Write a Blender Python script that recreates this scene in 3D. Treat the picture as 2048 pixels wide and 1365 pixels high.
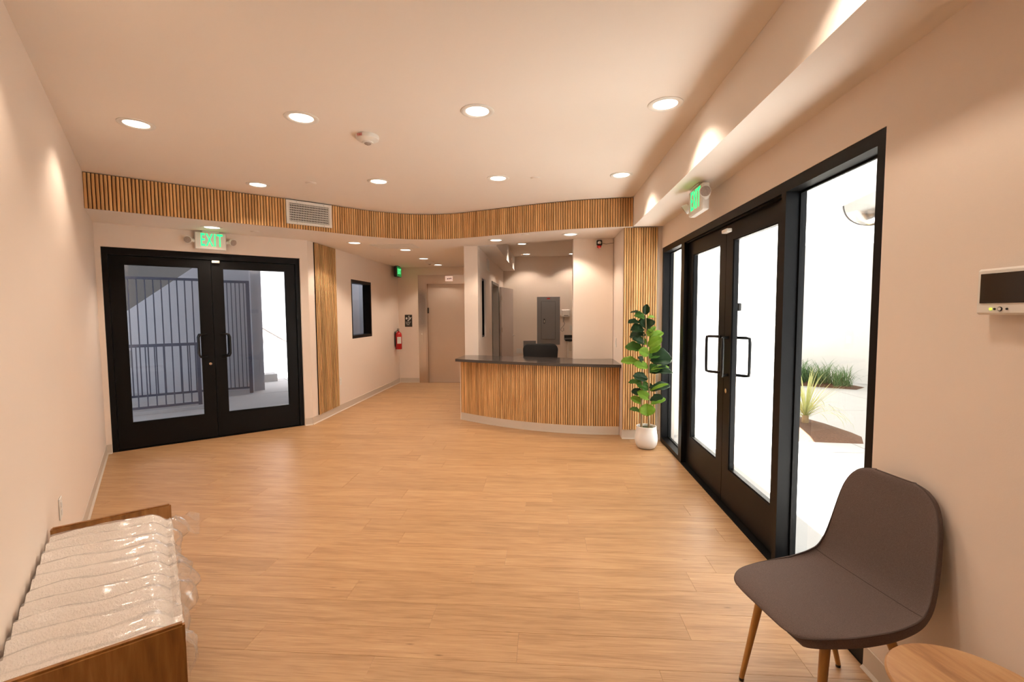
import bpy, bmesh, math, random
from mathutils import Vector, Matrix
random.seed(7)
PI = math.pi
for o in list(bpy.data.objects): bpy.data.objects.remove(o)
SC = bpy.context.scene
COL = SC.collection

# ------------------------------------------------------------------ camera, sky, sun, exposure
YAW, PITCH, ROLL, FPX = .0715394, -.0620326, -.00569942, 921.79
cd = bpy.data.cameras.new('camera'); cam = bpy.data.objects.new('camera', cd); COL.objects.link(cam)
cd.sensor_width = 36; cd.lens = 36*FPX/2048; cd.clip_start = .02; cd.clip_end = 200
_f = Vector((-math.sin(YAW)*math.cos(PITCH), math.cos(YAW)*math.cos(PITCH), math.sin(PITCH)))
_r = Vector((math.cos(YAW), math.sin(YAW), 0)); _u = _r.cross(_f)
_r2 = math.cos(ROLL)*_r + math.sin(ROLL)*_u; _u2 = -math.sin(ROLL)*_r + math.cos(ROLL)*_u
cam.matrix_world = Matrix(((_r2.x,_u2.x,-_f.x,0),(_r2.y,_u2.y,-_f.y,0),(_r2.z,_u2.z,-_f.z,1.5),(0,0,0,1)))
SC.camera = cam
SC.view_settings.view_transform = 'Standard'; SC.view_settings.look = 'None'
SC.view_settings.exposure = 1.0; SC.view_settings.gamma = 1.0; SC.view_settings.use_curve_mapping = False
w = bpy.data.worlds.new('sky'); SC.world = w; w.use_nodes = True
bg = w.node_tree.nodes['Background']; bg.inputs[0].default_value = (.84,.92,1,1); bg.inputs[1].default_value = 1.5
sd = bpy.data.lights.new('sun', 'SUN'); sd.energy = 34; sd.angle = .009; sd.color = (1,.97,.92)
sun = bpy.data.objects.new('sun', sd); COL.objects.link(sun)
sun.rotation_euler = Vector((-.13,-.40,1)).to_track_quat('Z','Y').to_euler()   # light travels along -Z
LAMP_W, LAMP_COL, LENS_E = 20.0, (1,.83,.67), 3.0

# ------------------------------------------------------------------ materials
def mat(name, col, rough=.5, metal=0, emit=0, spec=.5, bump=0, bscale=40, var=0, vscale=3, coat=0):
    m = bpy.data.materials.new(name); m.use_nodes = True; nt = m.node_tree; b = nt.nodes['Principled BSDF']
    b.inputs['Base Color'].default_value = (*col,1); b.inputs['Roughness'].default_value = rough
    b.inputs['Metallic'].default_value = metal; b.inputs['Specular IOR Level'].default_value = spec
    if coat: b.inputs['Coat Weight'].default_value = coat; b.inputs['Coat Roughness'].default_value = .1
    if emit: b.inputs['Emission Color'].default_value = (*col,1); b.inputs['Emission Strength'].default_value = emit
    tc = nt.nodes.new('ShaderNodeTexCoord')
    n = nt.nodes.new('ShaderNodeTexNoise'); n.inputs['Scale'].default_value = bscale; n.inputs['Detail'].default_value = 4
    nt.links.new(tc.outputs['Object'], n.inputs['Vector'])
    if bump:
        bp = nt.nodes.new('ShaderNodeBump'); bp.inputs['Strength'].default_value = bump; bp.inputs['Distance'].default_value = .01
        nt.links.new(n.outputs['Fac'], bp.inputs['Height']); nt.links.new(bp.outputs['Normal'], b.inputs['Normal'])
    if var:
        n2 = nt.nodes.new('ShaderNodeTexNoise'); n2.inputs['Scale'].default_value = vscale; n2.inputs['Detail'].default_value = 5
        nt.links.new(tc.outputs['Object'], n2.inputs['Vector'])
        mx = nt.nodes.new('ShaderNodeMix'); mx.data_type = 'RGBA'
        mx.inputs[6].default_value = (*[c*(1-var) for c in col],1); mx.inputs[7].default_value = (*[min(1,c*(1+var)) for c in col],1)
        nt.links.new(n2.outputs['Fac'], mx.inputs[0]); nt.links.new(mx.outputs[2], b.inputs['Base Color'])
    return m

def wood(name, stops, grain=(60,60,2.2), rough=.5, tone=.16, axis_noise=(4,4,.8), bump=.12, knots=False):
    """oak: fine grain stretched along one local axis, broad bands, and a tone of its own for each piece"""
    m = bpy.data.materials.new(name); m.use_nodes = True; nt = m.node_tree; L = nt.links; b = nt.nodes['Principled BSDF']
    b.inputs['Roughness'].default_value = rough; b.inputs['Specular IOR Level'].default_value = .4
    tc = nt.nodes.new('ShaderNodeTexCoord'); oi = nt.nodes.new('ShaderNodeObjectInfo')
    mu = nt.nodes.new('ShaderNodeMath'); mu.operation = 'MULTIPLY'; mu.inputs[1].default_value = 57.0; L.new(oi.outputs['Random'], mu.inputs[0])
    ad = nt.nodes.new('ShaderNodeVectorMath'); ad.operation = 'ADD'; L.new(tc.outputs['Object'], ad.inputs[0]); L.new(mu.outputs[0], ad.inputs[1])
    def noise(sc, det, dist=0):
        mp = nt.nodes.new('ShaderNodeMapping'); mp.inputs['Scale'].default_value = sc; L.new(ad.outputs[0], mp.inputs['Vector'])
        n = nt.nodes.new('ShaderNodeTexNoise'); n.inputs['Scale'].default_value = 1; n.inputs['Detail'].default_value = det
        n.inputs['Distortion'].default_value = dist; n.inputs['Roughness'].default_value = .6
        L.new(mp.outputs[0], n.inputs['Vector']); return n
    n1 = noise(grain, 5, .3); n2 = noise(axis_noise, 3, 1.2)
    mx = nt.nodes.new('ShaderNodeMath'); mx.operation = 'MULTIPLY_ADD'; mx.inputs[1].default_value = .55
    m2 = nt.nodes.new('ShaderNodeMath'); m2.operation = 'MULTIPLY'; m2.inputs[1].default_value = .45
    L.new(n2.outputs['Fac'], m2.inputs[0]); L.new(n1.outputs['Fac'], mx.inputs[0]); L.new(m2.outputs[0], mx.inputs[2])
    cr = nt.nodes.new('ShaderNodeValToRGB'); L.new(mx.outputs[0], cr.inputs[0])
    cr.color_ramp.elements[0].position = .36; cr.color_ramp.elements[0].color = (*stops[0],1)
    cr.color_ramp.elements[1].position = .64; cr.color_ramp.elements[1].color = (*stops[2],1)
    e = cr.color_ramp.elements.new(.5); e.color = (*stops[1],1)
    last = cr.outputs[0]
    if knots:
        mp = nt.nodes.new('ShaderNodeMapping'); mp.inputs['Scale'].default_value = (1.6,6,1); L.new(ad.outputs[0], mp.inputs['Vector'])
        v = nt.nodes.new('ShaderNodeTexVoronoi'); v.inputs['Scale'].default_value = 1.3; L.new(mp.outputs[0], v.inputs['Vector'])
        kr = nt.nodes.new('ShaderNodeValToRGB'); kr.color_ramp.elements[0].position = .0; kr.color_ramp.elements[1].position = .055
        kr.color_ramp.elements[0].color = (.42,.36,.30,1); kr.color_ramp.elements[1].color = (1,1,1,1); L.new(v.outputs['Distance'], kr.inputs[0])
        km = nt.nodes.new('ShaderNodeMix'); km.data_type = 'RGBA'; km.blend_type = 'MULTIPLY'; km.inputs[0].default_value = 1
        L.new(last, km.inputs[6]); L.new(kr.outputs[0], km.inputs[7]); last = km.outputs[2]
    mr = nt.nodes.new('ShaderNodeMapRange'); mr.inputs[3].default_value = 1-tone; mr.inputs[4].default_value = 1+tone; L.new(oi.outputs['Random'], mr.inputs[0])
    hs = nt.nodes.new('ShaderNodeHueSaturation'); L.new(mr.outputs[0], hs.inputs['Value']); L.new(last, hs.inputs['Color'])
    L.new(hs.outputs[0], b.inputs['Base Color'])
    bp = nt.nodes.new('ShaderNodeBump'); bp.inputs['Strength'].default_value = bump; bp.inputs['Distance'].default_value = .004
    L.new(n1.outputs['Fac'], bp.inputs['Height']); L.new(bp.outputs[0], b.inputs['Normal'])
    return m

def glass_mat(name, tint=(.93,.96,.95), ior=1.45, mirror=0.0, rough=0.0):
    m = bpy.data.materials.new(name); m.use_nodes = True; nt = m.node_tree; nt.nodes.clear()
    out = nt.nodes.new('ShaderNodeOutputMaterial'); t = nt.nodes.new('ShaderNodeBsdfTransparent'); t.inputs[0].default_value = (*tint,1)
    g = nt.nodes.new('ShaderNodeBsdfGlossy'); g.inputs['Roughness'].default_value = rough
    f = nt.nodes.new('ShaderNodeFresnel'); f.inputs[0].default_value = ior
    a = nt.nodes.new('ShaderNodeMath'); a.operation = 'ADD'; a.inputs[1].default_value = mirror; a.use_clamp = True
    nt.links.new(f.outputs[0], a.inputs[0]); mx = nt.nodes.new('ShaderNodeMixShader')
    ge = nt.nodes.new('ShaderNodeNewGeometry'); inv = nt.nodes.new('ShaderNodeMath'); inv.operation = 'SUBTRACT'; inv.inputs[0].default_value = 1
    nt.links.new(ge.outputs['Backfacing'], inv.inputs[1]); mu = nt.nodes.new('ShaderNodeMath'); mu.operation = 'MULTIPLY'
    nt.links.new(a.outputs[0], mu.inputs[0]); nt.links.new(inv.outputs[0], mu.inputs[1])   # reflect once, at the outer face of each pane
    nt.links.new(mu.outputs[0], mx.inputs[0]); nt.links.new(t.outputs[0], mx.inputs[1]); nt.links.new(g.outputs[0], mx.inputs[2])
    nt.links.new(mx.outputs[0], out.inputs[0]); return m

M = dict(
 wall = mat('wall_paint', (.83,.715,.62), .75, bump=.04, bscale=220, var=.015, vscale=2),
 ceil = mat('ceiling_paint', (.86,.78,.705), .8, bump=.03, bscale=180, var=.01),
 base = mat('baseboard_vinyl', (.62,.53,.44), .5, var=.02),
 black = mat('black_aluminium', (.0055,.005,.005), .42, spec=.16, bump=.02, bscale=300),
 blackgloss = mat('black_handle', (.006,.006,.006), .3, spec=.35),
 slat = wood('oak_slat', ((.50,.265,.10),(.72,.42,.175),(.85,.55,.255)), (90,90,4), .55, .17),
 plank = wood('oak_plank', ((.34,.183,.082),(.455,.262,.125),(.54,.33,.168)), (5.5,150,150), .40, .05, (1.3,14,14), .06, True),
 backing = mat('slat_backing', (.055,.027,.011), .8),
 bench = wood('bench_wood', ((.17,.062,.012),(.27,.112,.025),(.37,.17,.05)), (30,30,3), .35, .04, (5,5,1.2), .04),
 table = wood('table_wood', ((.36,.19,.09),(.52,.29,.14),(.60,.36,.18)), (40,5,5), .42, .02, (7,1.5,2), .04),
 leg = mat('amber_leg', (.42,.20,.05), .35, var=.15, vscale=20),
 fabric = mat('grey_fabric', (.178,.132,.118), .95, spec=.15, bump=.6, bscale=600, var=.38, vscale=330),
 piping = mat('fabric_piping', (.115,.088,.08), .9, spec=.15, bump=.3, bscale=500),
 quartz = mat('dark_quartz', (.060,.045,.038), .09, spec=.85, var=.25, vscale=120),
 steeldoor = mat('satin_steel_door', (.60,.50,.42), .38, metal=.85, bump=.04, bscale=60, var=.10, vscale=1.5),
 steel = mat('brushed_steel', (.62,.55,.49), .17, metal=1, bump=.05, bscale=90, var=.05, vscale=1.2),
 chrome = mat('chrome', (.8,.8,.8), .15, metal=1),
 white = mat('white_plastic', (.80,.76,.70), .4, var=.01),
 whitepot = mat('white_ceramic', (.85,.82,.79), .45, var=.015),
 soil = mat('moss', (.06,.07,.02), .95, bump=1, bscale=120, var=.6, vscale=60),
 stem = mat('plant_stem', (.30,.20,.10), .8, bump=.5, bscale=60, var=.4, vscale=25),
 grey = mat('grey_enamel', (.20,.19,.19), .45, var=.02),
 doorgrey = mat('grey_door_frame', (.23,.21,.19), .5, var=.03),
 leafdoor = mat('painted_door', (.50,.42,.38), .5, var=.02),
 red = mat('extinguisher_red', (.55,.01,.012), .25, coat=.5),
 redlens = mat('red_lens', (.7,.03,.02), .2, coat=.5),
 redtext = mat('red_print', (.55,.03,.02), .5),
 darkplastic = mat('dark_plastic', (.02,.018,.016), .4),
 shadeblack = mat('shade_black', (.012,.011,.010), .9),  # near-black colour standing in for deep shade
 screen = mat('tablet_screen', (.018,.013,.011), .12),
 lens = mat('led_lens', (1,.90,.78), .5, emit=LENS_E),
 green = mat('exit_green', (.01,.95,.22), .5, emit=.85),
 greenface = mat('green_sign_face', (.0,.16,.03), .3, emit=.5),
 greenbright = mat('green_sign_letters', (.1,.9,.3), .4, emit=.8),
 indic = mat('elevator_indicator', (1,.72,.6), .5, emit=.22),
 led = mat('green_led', (.5,.8,.05), .5, emit=.8),
 lampface = mat('emergency_lamp_face', (.42,.34,.29), .25, bump=1, bscale=90, var=.35, vscale=160),
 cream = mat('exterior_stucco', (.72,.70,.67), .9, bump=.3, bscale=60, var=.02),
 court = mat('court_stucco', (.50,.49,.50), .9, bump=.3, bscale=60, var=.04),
 concrete = mat('concrete', (.44,.43,.42), .9, bump=.2, bscale=50, var=.08, vscale=2.5),
 iron = mat('blue_grey_iron', (.075,.08,.11), .45, var=.05),
 mulch = mat('mulch', (.13,.065,.038), 1, bump=1, bscale=70, var=.6, vscale=55),
 paper = mat('white_label', (.75,.72,.68), .7, var=.03),
 dullwhite = mat('off_white_print', (.72,.68,.62), .6),
 chairblack = mat('black_upholstery', (.010,.009,.009), .6, bump=.2, bscale=200),
 foam = mat('packing_foam', (.84,.77,.71), .6, bump=1, bscale=150, var=.12, vscale=150),
 glass = glass_mat('clear_glass', (.97,.985,.98), 1.45),
 tintglass = glass_mat('tinted_glass', (.80,.81,.85), 1.5, .02),
 darkglass = mat('dark_glass', (.015,.016,.018), .06),
)
def leaf_mat(name, c1, c2, trans):
    m = bpy.data.materials.new(name); m.use_nodes = True; nt = m.node_tree; b = nt.nodes['Principled BSDF']
    tc = nt.nodes.new('ShaderNodeTexCoord'); wv = nt.nodes.new('ShaderNodeTexNoise'); wv.inputs['Scale'].default_value = 22
    nt.links.new(tc.outputs['Object'], wv.inputs['Vector'])
    mx = nt.nodes.new('ShaderNodeMix'); mx.data_type = 'RGBA'; mx.inputs[6].default_value = (*c1,1); mx.inputs[7].default_value = (*c2,1)
    nt.links.new(wv.outputs['Fac'], mx.inputs[0]); nt.links.new(mx.outputs[2], b.inputs['Base Color'])
    b.inputs['Roughness'].default_value = .52; b.inputs['Specular IOR Level'].default_value = .3
    out = nt.nodes['Material Output']; tr = nt.nodes.new('ShaderNodeBsdfTranslucent'); nt.links.new(mx.outputs[2], tr.inputs[0])
    ms = nt.nodes.new('ShaderNodeMixShader'); ms.inputs[0].default_value = trans
    nt.links.new(b.outputs[0], ms.inputs[1]); nt.links.new(tr.outputs[0], ms.inputs[2]); nt.links.new(ms.outputs[0], out.inputs[0]); return m
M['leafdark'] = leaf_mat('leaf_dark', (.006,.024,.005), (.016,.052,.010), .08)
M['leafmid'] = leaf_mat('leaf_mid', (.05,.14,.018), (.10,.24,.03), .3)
M['leafbacklit'] = leaf_mat('leaf_backlit', (.17,.34,.025), (.33,.52,.06), .35)  # backlight from the window put into the colour of these leaves
M['yucca'] = leaf_mat('yucca_blade', (.36,.36,.10), (.62,.62,.30), .3)
M['grass'] = leaf_mat('grass_blade', (.08,.16,.06), (.17,.27,.11), .3)
def wrap_mat():
    m = glass_mat('plastic_film', (.99,.98,.97), 1.4, .12, .17); nt = m.node_tree
    out = [n for n in nt.nodes if n.bl_idname == 'ShaderNodeOutputMaterial'][0]; src = out.inputs[0].links[0].from_socket
    df = nt.nodes.new('ShaderNodeBsdfTranslucent'); df.inputs[0].default_value = (.9,.86,.82,1); d2_ = nt.nodes.new('ShaderNodeBsdfDiffuse'); d2_.inputs[0].default_value = (.9,.86,.82,1)
    a1 = nt.nodes.new('ShaderNodeMixShader'); a1.inputs[0].default_value = .5; nt.links.new(df.outputs[0], a1.inputs[1]); nt.links.new(d2_.outputs[0], a1.inputs[2])
    a2 = nt.nodes.new('ShaderNodeMixShader'); a2.inputs[0].default_value = .17; nt.links.new(src, a2.inputs[1]); nt.links.new(a1.outputs[0], a2.inputs[2]); nt.links.new(a2.outputs[0], out.inputs[0])
    tc = nt.nodes.new('ShaderNodeTexCoord'); n = nt.nodes.new('ShaderNodeTexNoise'); n.inputs['Scale'].default_value = 75; n.inputs['Detail'].default_value = 6
    n.inputs['Distortion'].default_value = 1.5
    bp = nt.nodes.new('ShaderNodeBump'); bp.inputs['Strength'].default_value = 1; bp.inputs['Distance'].default_value = .05
    nt.links.new(tc.outputs['Object'], n.inputs['Vector']); nt.links.new(n.outputs['Fac'], bp.inputs['Height'])
    for nd in nt.nodes:
        if nd.bl_idname == 'ShaderNodeBsdfGlossy': nt.links.new(bp.outputs[0], nd.inputs['Normal'])
    return m
M['wrap'] = wrap_mat()

# ------------------------------------------------------------------ mesh helpers
def box(bm, x0,x1,y0,y1,z0,z1, bev=0, seg=1):
    vs = [bm.verts.new(p) for p in ((x0,y0,z0),(x1,y0,z0),(x1,y1,z0),(x0,y1,z0),(x0,y0,z1),(x1,y0,z1),(x1,y1,z1),(x0,y1,z1))]
    fs = [bm.faces.new([vs[i] for i in f]) for f in ((3,2,1,0),(4,5,6,7),(0,1,5,4),(1,2,6,5),(2,3,7,6),(3,0,4,7))]
    if bev: bmesh.ops.bevel(bm, geom=list({e for f in fs for e in f.edges}), offset=bev, segments=seg, affect='EDGES', profile=.5)
def prism(bm, poly, z0, z1):
    if sum(a[0]*b[1]-b[0]*a[1] for a,b in zip(poly, poly[1:]+poly[:1])) < 0: poly = poly[::-1]
    lo = [bm.verts.new((p[0],p[1],z0)) for p in poly]; hi = [bm.verts.new((p[0],p[1],z1)) for p in poly]; n = len(poly)
    bm.faces.new(lo[::-1]); bm.faces.new(hi)
    for i in range(n): bm.faces.new([lo[i],lo[(i+1)%n],hi[(i+1)%n],hi[i]])
def prism_y(bm, poly, y0, y1):   # polygon in x,z extruded along y
    n0 = len(bm.verts); prism(bm, poly, 0, 1); bm.verts.ensure_lookup_table()
    for v in list(bm.verts)[n0:]: v.co = Vector((v.co.x, y0 if v.co.z < .5 else y1, v.co.y))
    bmesh.ops.recalc_face_normals(bm, faces=bm.faces[:])
def tube(bm, pts, r, n=8, r2=None, caps=True):
    pts = [Vector(p) for p in pts]; rings = []; N = len(pts); up = Vector((0,0,1)); prev = None
    for i,p in enumerate(pts):
        d = (pts[min(i+1,N-1)]-pts[max(i-1,0)]).normalized()
        if prev is None:
            a = d.cross(up) if abs(d.z) < .95 else d.cross(Vector((1,0,0)))
        else: a = prev - d*prev.dot(d)
        a.normalize(); prev = a; b = d.cross(a); t = i/(N-1) if N > 1 else 0
        rr = r if r2 is None else (r+(r2-r)*t)
        if isinstance(r,(list,tuple)): rr = r[i]
        rings.append([bm.verts.new(p + a*math.cos(2*PI*k/n)*rr + b*math.sin(2*PI*k/n)*rr) for k in range(n)])
    for i in range(N-1):
        for k in range(n): bm.faces.new([rings[i][k],rings[i][(k+1)%n],rings[i+1][(k+1)%n],rings[i+1][k]])
    if caps: bm.faces.new(rings[0][::-1]); bm.faces.new(rings[-1])
def lathe(bm, prof, n=32, cx=0, cy=0, axis='z'):
    rings = []
    for r,z in prof:
        if r < 1e-5: rings.append([bm.verts.new((cx,cy,z))])
        else: rings.append([bm.verts.new((cx+r*math.cos(2*PI*k/n), cy+r*math.sin(2*PI*k/n), z)) for k in range(n)])
    for a,b in zip(rings, rings[1:]):
        for k in range(n):
            k2 = (k+1)%n
            if len(a) == 1 and len(b) == 1: continue
            if len(a) == 1: bm.faces.new([a[0],b[k2],b[k]])
            elif len(b) == 1: bm.faces.new([a[k],a[k2],b[0]])
            else: bm.faces.new([a[k],a[k2],b[k2],b[k]])
def obj(name, bm, m, parent=None, loc=(0,0,0), rz=0, smooth=False, rot=None):
    bmesh.ops.recalc_face_normals(bm, faces=bm.faces[:])
    me = bpy.data.meshes.new(name); bm.to_mesh(me); bm.free(); me.materials.append(m)
    if smooth:
        for p in me.polygons: p.use_smooth = True
        try: me.set_sharp_from_angle(angle=math.radians(40))
        except Exception: pass
    o = bpy.data.objects.new(name, me); COL.objects.link(o); o.parent = parent; o.location = loc
    o.rotation_euler = rot if rot else (0,0,rz)
    return o
def new(): return bmesh.new()
def B(name, m, parent, *boxes, bev=0, loc=(0,0,0), rz=0, rot=None):
    bm = new()
    for b in boxes: box(bm, *b, bev=bev)
    return obj(name, bm, m, parent, loc, rz, rot=rot)
def tag(o, label, cat=None, group=None, kind=None):
    o['label'] = label
    if cat: o['category'] = cat
    if group: o['group'] = group
    if kind: o['kind'] = kind
    return o
def thing(name, label, cat, loc=(0,0,0), rz=0, group=None, kind=None):
    o = bpy.data.objects.new(name, None); COL.objects.link(o); o.location = loc; o.rotation_euler = (0,0,rz); o.empty_display_size = .1
    return tag(o, label, cat, group, kind)
def struct(name, bm, m, label, cat, loc=(0,0,0), rz=0): return tag(obj(name, bm, m, None, loc, rz), label, cat, kind='structure')
def link_copy(o, parent, loc=None, rz=None):
    c = o.copy(); COL.objects.link(c); c.parent = parent
    if loc is not None: c.location = loc
    if rz is not None: c.rotation_euler = (0,0,rz)
    return c
def copy_tree(root):
    c = root.copy(); COL.objects.link(c)
    def rec(o, oc):
        for ch in o.children:
            d = ch.copy(); COL.objects.link(d); d.parent = oc; rec(ch, d)
    rec(root, c); return c
def text(name, s, size, m, parent, loc, rot, extrude=.001, sx=1, align='CENTER', off_=.012):
    cu = bpy.data.curves.new(name, 'FONT'); cu.body = s; cu.size = size; cu.extrude = extrude; cu.align_x = align; cu.align_y = 'CENTER'; cu.resolution_u = 3
    cu.offset = size*off_; cu.space_character = 1.16 if s == 'EXIT' else 1; cu.materials.append(m)
    t = bpy.data.objects.new('tmp', cu); COL.objects.link(t); bpy.context.view_layer.update()
    me = bpy.data.meshes.new_from_object(t.evaluated_get(bpy.context.evaluated_depsgraph_get())); bpy.data.objects.remove(t)
    for v in me.vertices: v.co.x *= sx
    if not me.materials: me.materials.append(m)
    o = bpy.data.objects.new(name, me); COL.objects.link(o); o.parent = parent; o.location = loc; o.rotation_euler = rot; return o

# ------------------------------------------------------------------ plan
ZC, ZS = 2.795, 2.465
DA, DAng = Vector((-4.692,4.609)), math.atan2(.661,.75)
dd, dn = Vector((math.cos(DAng),math.sin(DAng))), Vector((-math.sin(DAng),math.cos(DAng)))
def D(s,t): v = DA + dd*s + dn*t; return (v.x, v.y)
L0, Ld = Vector((-4.672,4.517)), Vector((.673,-.740)).normalized()
Ln = Vector((-Ld.y, Ld.x))            # points into the room
LAng = math.atan2(Ld.y, Ld.x)
def line_x(p,d,q,e):                  # intersection of two lines
    k = ((q.x-p.x)*e.y-(q.y-p.y)*e.x)/(d.x*e.y-d.y*e.x); return p + d*k
K0 = line_x(L0, Ld, Vector(D(0,-.04)), dd)          # corner left wall / door wall
K1 = line_x(L0, Ld, Vector((1.337,0)), Vector((0,1)))  # where left wall meets right wall behind the camera
XW2, YE, XR = -3.127, 9.69, 1.337
K2 = line_x(Vector((XW2,0)), Vector((0,1)), Vector(D(0,-.04)), dd)
YB = 10.85

# ---- floor: slab and individual planks
def clip(poly, px, py, nx, ny):
    out = []
    for i in range(len(poly)):
        a, b = poly[i], poly[(i+1)%len(poly)]
        da = (a[0]-px)*nx+(a[1]-py)*ny; db = (b[0]-px)*nx+(b[1]-py)*ny
        if da >= 0: out.append(a)
        if (da > 0 > db) or (da < 0 < db):
            t = da/(da-db); out.append((a[0]+(b[0]-a[0])*t, a[1]+(b[1]-a[1])*t))
    return out
def area(p): return abs(sum(a[0]*b[1]-b[0]*a[1] for a,b in zip(p, p[1:]+p[:1])))/2 if len(p) > 2 else 0
bm = new()
prism(bm, [tuple(K0-Ld*.0), tuple(K2), (XW2,YE+.02), (-1.3,YE+.02), (-1.3,YB), (1.505,YB), (1.505,K1.y)], -.12, -.007)
fl = struct('floor', bm, M['backing'], 'light oak plank floor running across the whole lobby', 'floor')
PW, PL = .188, 1.22
known = {-1:-.469, 0:-.744, 1:-.124, 2:-.555, 3:-1.044, 4:-.411, 5:-.241, 6:-.958, 7:-.046}
rest = new(); planks = []
for k in range(-22, 50):
    y0 = 1.881 + (k-1)*PW + PW; y0 = 1.881 + (k-1)*PW; y1 = y0+PW
    xs = known.get(k, random.uniform(-.6,.6)); xs -= PL*6
    for j in range(14):
        r = [(xs+j*PL,y0),(xs+(j+1)*PL,y0),(xs+(j+1)*PL,y1),(xs+j*PL,y1)]
        r = clip(r, L0.x, L0.y, Ln.x, Ln.y) if r else r
        if len(r) < 3: continue
        a = clip(r, XW2, 0, 1, 0); a = clip(a, XR, 0, -1, 0) if a else a; a = clip(a, 0, YB, 0, -1) if a else a
        if a:   # lift shaft and outside of the back rooms
            if a[0][1] > YE+.06: a = clip(a, -1.1, 0, 1, 0)
        b = clip(r, XW2, 0, -1, 0); dl = D(0,0); b = clip(b, dl[0], dl[1], -dn.x, -dn.y) if b else b
        polys = [p for p in (a,b) if area(p) > 1e-4]
        if not polys: continue
        cx = sum(p[0] for p in polys[0])/len(polys[0]); cy = sum(p[1] for p in polys[0])/len(polys[0])
        vis = 1.0 if (cy > 1.2 and not (cy > 6.4 and cx > -1.1)) else .1
        planks.append((vis/max(1,cx*cx+cy*cy)*sum(map(area,polys)), polys, cx, cy))
planks.sort(key=lambda t: -t[0])
def plank_bm(bm, polys, ox, oy):
    for p in polys:
        if sum(a[0]*b[1]-b[0]*a[1] for a,b in zip(p, p[1:]+p[:1])) < 0: p = p[::-1]
        n = len(p); g = .0011
        def inset(q):
            c = [bool(abs(q[0]-XW2) < 1e-5)]
            mx = (min(v[0] for v in p)+max(v[0] for v in p))/2; my = (min(v[1] for v in p)+max(v[1] for v in p))/2
            return (q[0] + (0 if c[0] else (g if q[0] < mx else -g)), q[1] + (g if q[1] < my else -g))
        lo = [bm.verts.new((q[0]-ox,q[1]-oy,-.0068)) for q in p]; mid = [bm.verts.new((q[0]-ox,q[1]-oy,-.0016)) for q in p]
        hi = [bm.verts.new((inset(q)[0]-ox,inset(q)[1]-oy,0)) for q in p]
        bm.faces.new(hi)
        for i in range(n):
            j = (i+1)%n; bm.faces.new([lo[i],lo[j],mid[j],mid[i]]); bm.faces.new([mid[i],mid[j],hi[j],hi[i]])
full = None
for i,(v,polys,cx,cy) in enumerate(planks):
    if i < 296:
        bm = new(); plank_bm(bm, polys, cx, cy); obj('plank', bm, M['plank'], fl, (cx,cy,0))
    else: plank_bm(rest, polys, 0, 0)
if len(rest.verts):
    o = obj('plank_rest', rest, M['plank'], fl); o['kind'] = 'stuff'
else: rest.free()

# ---- ceilings
FC = [(-4.169,3.962),(-3.65,4.43),(-2.91,5.075),(-2.60,5.37),(-2.36,5.62),(-2.20,5.765),(-1.977,5.915),(-1.80,6.0),(-1.62,6.045),(-1.45,6.06),
      (-1.268,6.048),(-1.10,6.01),(-.947,5.955),(-.556,5.795),(-.179,5.643),(.12,5.54),(.407,5.462),(.65,5.42),(.85,5.398),(1.0,5.39)]
def resample(pts, step):
    P = [Vector(p) for p in pts]; fine = []
    for i in range(len(P)-1):
        p0 = P[max(i-1,0)]; p1 = P[i]; p2 = P[i+1]; p3 = P[min(i+2,len(P)-1)]
        for k in range(20):
            t = k/20; fine.append(.5*((2*p1)+(-p0+p2)*t+(2*p0-5*p1+4*p2-p3)*t*t+(-p0+3*p1-3*p2+p3)*t**3))
    fine.append(P[-1]); out = [fine[0]]; acc = 0; tot = sum((b-a).length for a,b in zip(fine,fine[1:])); n = round(tot/step); step = tot/n
    nxt = step; acc = 0
    for a,b in zip(fine,fine[1:]):
        l = (b-a).length
        while acc+l >= nxt-1e-9: out.append(a+(b-a)*((nxt-acc)/l)); nxt += step
        acc += l
    return out
fc = resample(FC, .0285)
FCP = [tuple(p) for p in fc[::4]]
if (Vector(FCP[-1])-fc[-1]).length > 1e-4: FCP.append(tuple(fc[-1]))
off = []                                  # line just behind the fascia
for i,p in enumerate(FCP):
    a = Vector(FCP[max(i-1,0)]); b = Vector(FCP[min(i+1,len(FCP)-1)]); t = (b-a).normalized(); nn = Vector((-t.y,t.x)); off.append(tuple(Vector(p)+nn*.012))
bm = new(); prism(bm, [tuple(K1), (1.0,K1.y+.6), (1.0,5.40)] + off[::-1] + [tuple(K0-Ld*(-.6))], ZC, ZC+.1)
bm.free(); bm = new()
prism(bm, [(-5.2,-2.4),(1.337,-2.4),(1.337,11.0),(-5.2,11.0)], ZC, ZC+.1)
struct('ceiling', bm, M['ceil'], 'main painted ceiling over the open lobby with downlights', 'ceiling')
# dropped soffit, in front: curved fascia; behind: walls
LF = Vector(L0) + Ld*0
lf = line_x(L0, Ld, Vector(off[0]), dd)
def P2(v): return (v[0],v[1])
bm = new()
prism(bm, [P2(K0)] + [P2(lf)] + off[1:] + [(1.0,5.45),(XR,5.45),(XR,6.10),(.375,6.26),(-.69,6.60),(-.975,6.68),(-1.08,6.72),(-1.08,YE),(XW2,YE),P2(K2)], ZS, ZC-.002)
struct('ceiling_soffit', bm, M['ceil'], 'dropped ceiling behind the curved wood fascia', 'ceiling')
B('ceiling_beam', M['ceil'], None, (1.0,XR,-2.4,5.385,ZS,ZC-.001))
tag(bpy.data.objects['ceiling_beam'], 'long boxed beam along the glazed right wall', 'beam', kind='structure')
B('ceiling_beam', M['ceil'], None, (-.975,-.70,6.75,YB,ZS,ZC-.001))
tag(bpy.data.objects['ceiling_beam.001'], 'short boxed beam over the door of the room behind the counter', 'beam', kind='structure')

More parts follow.
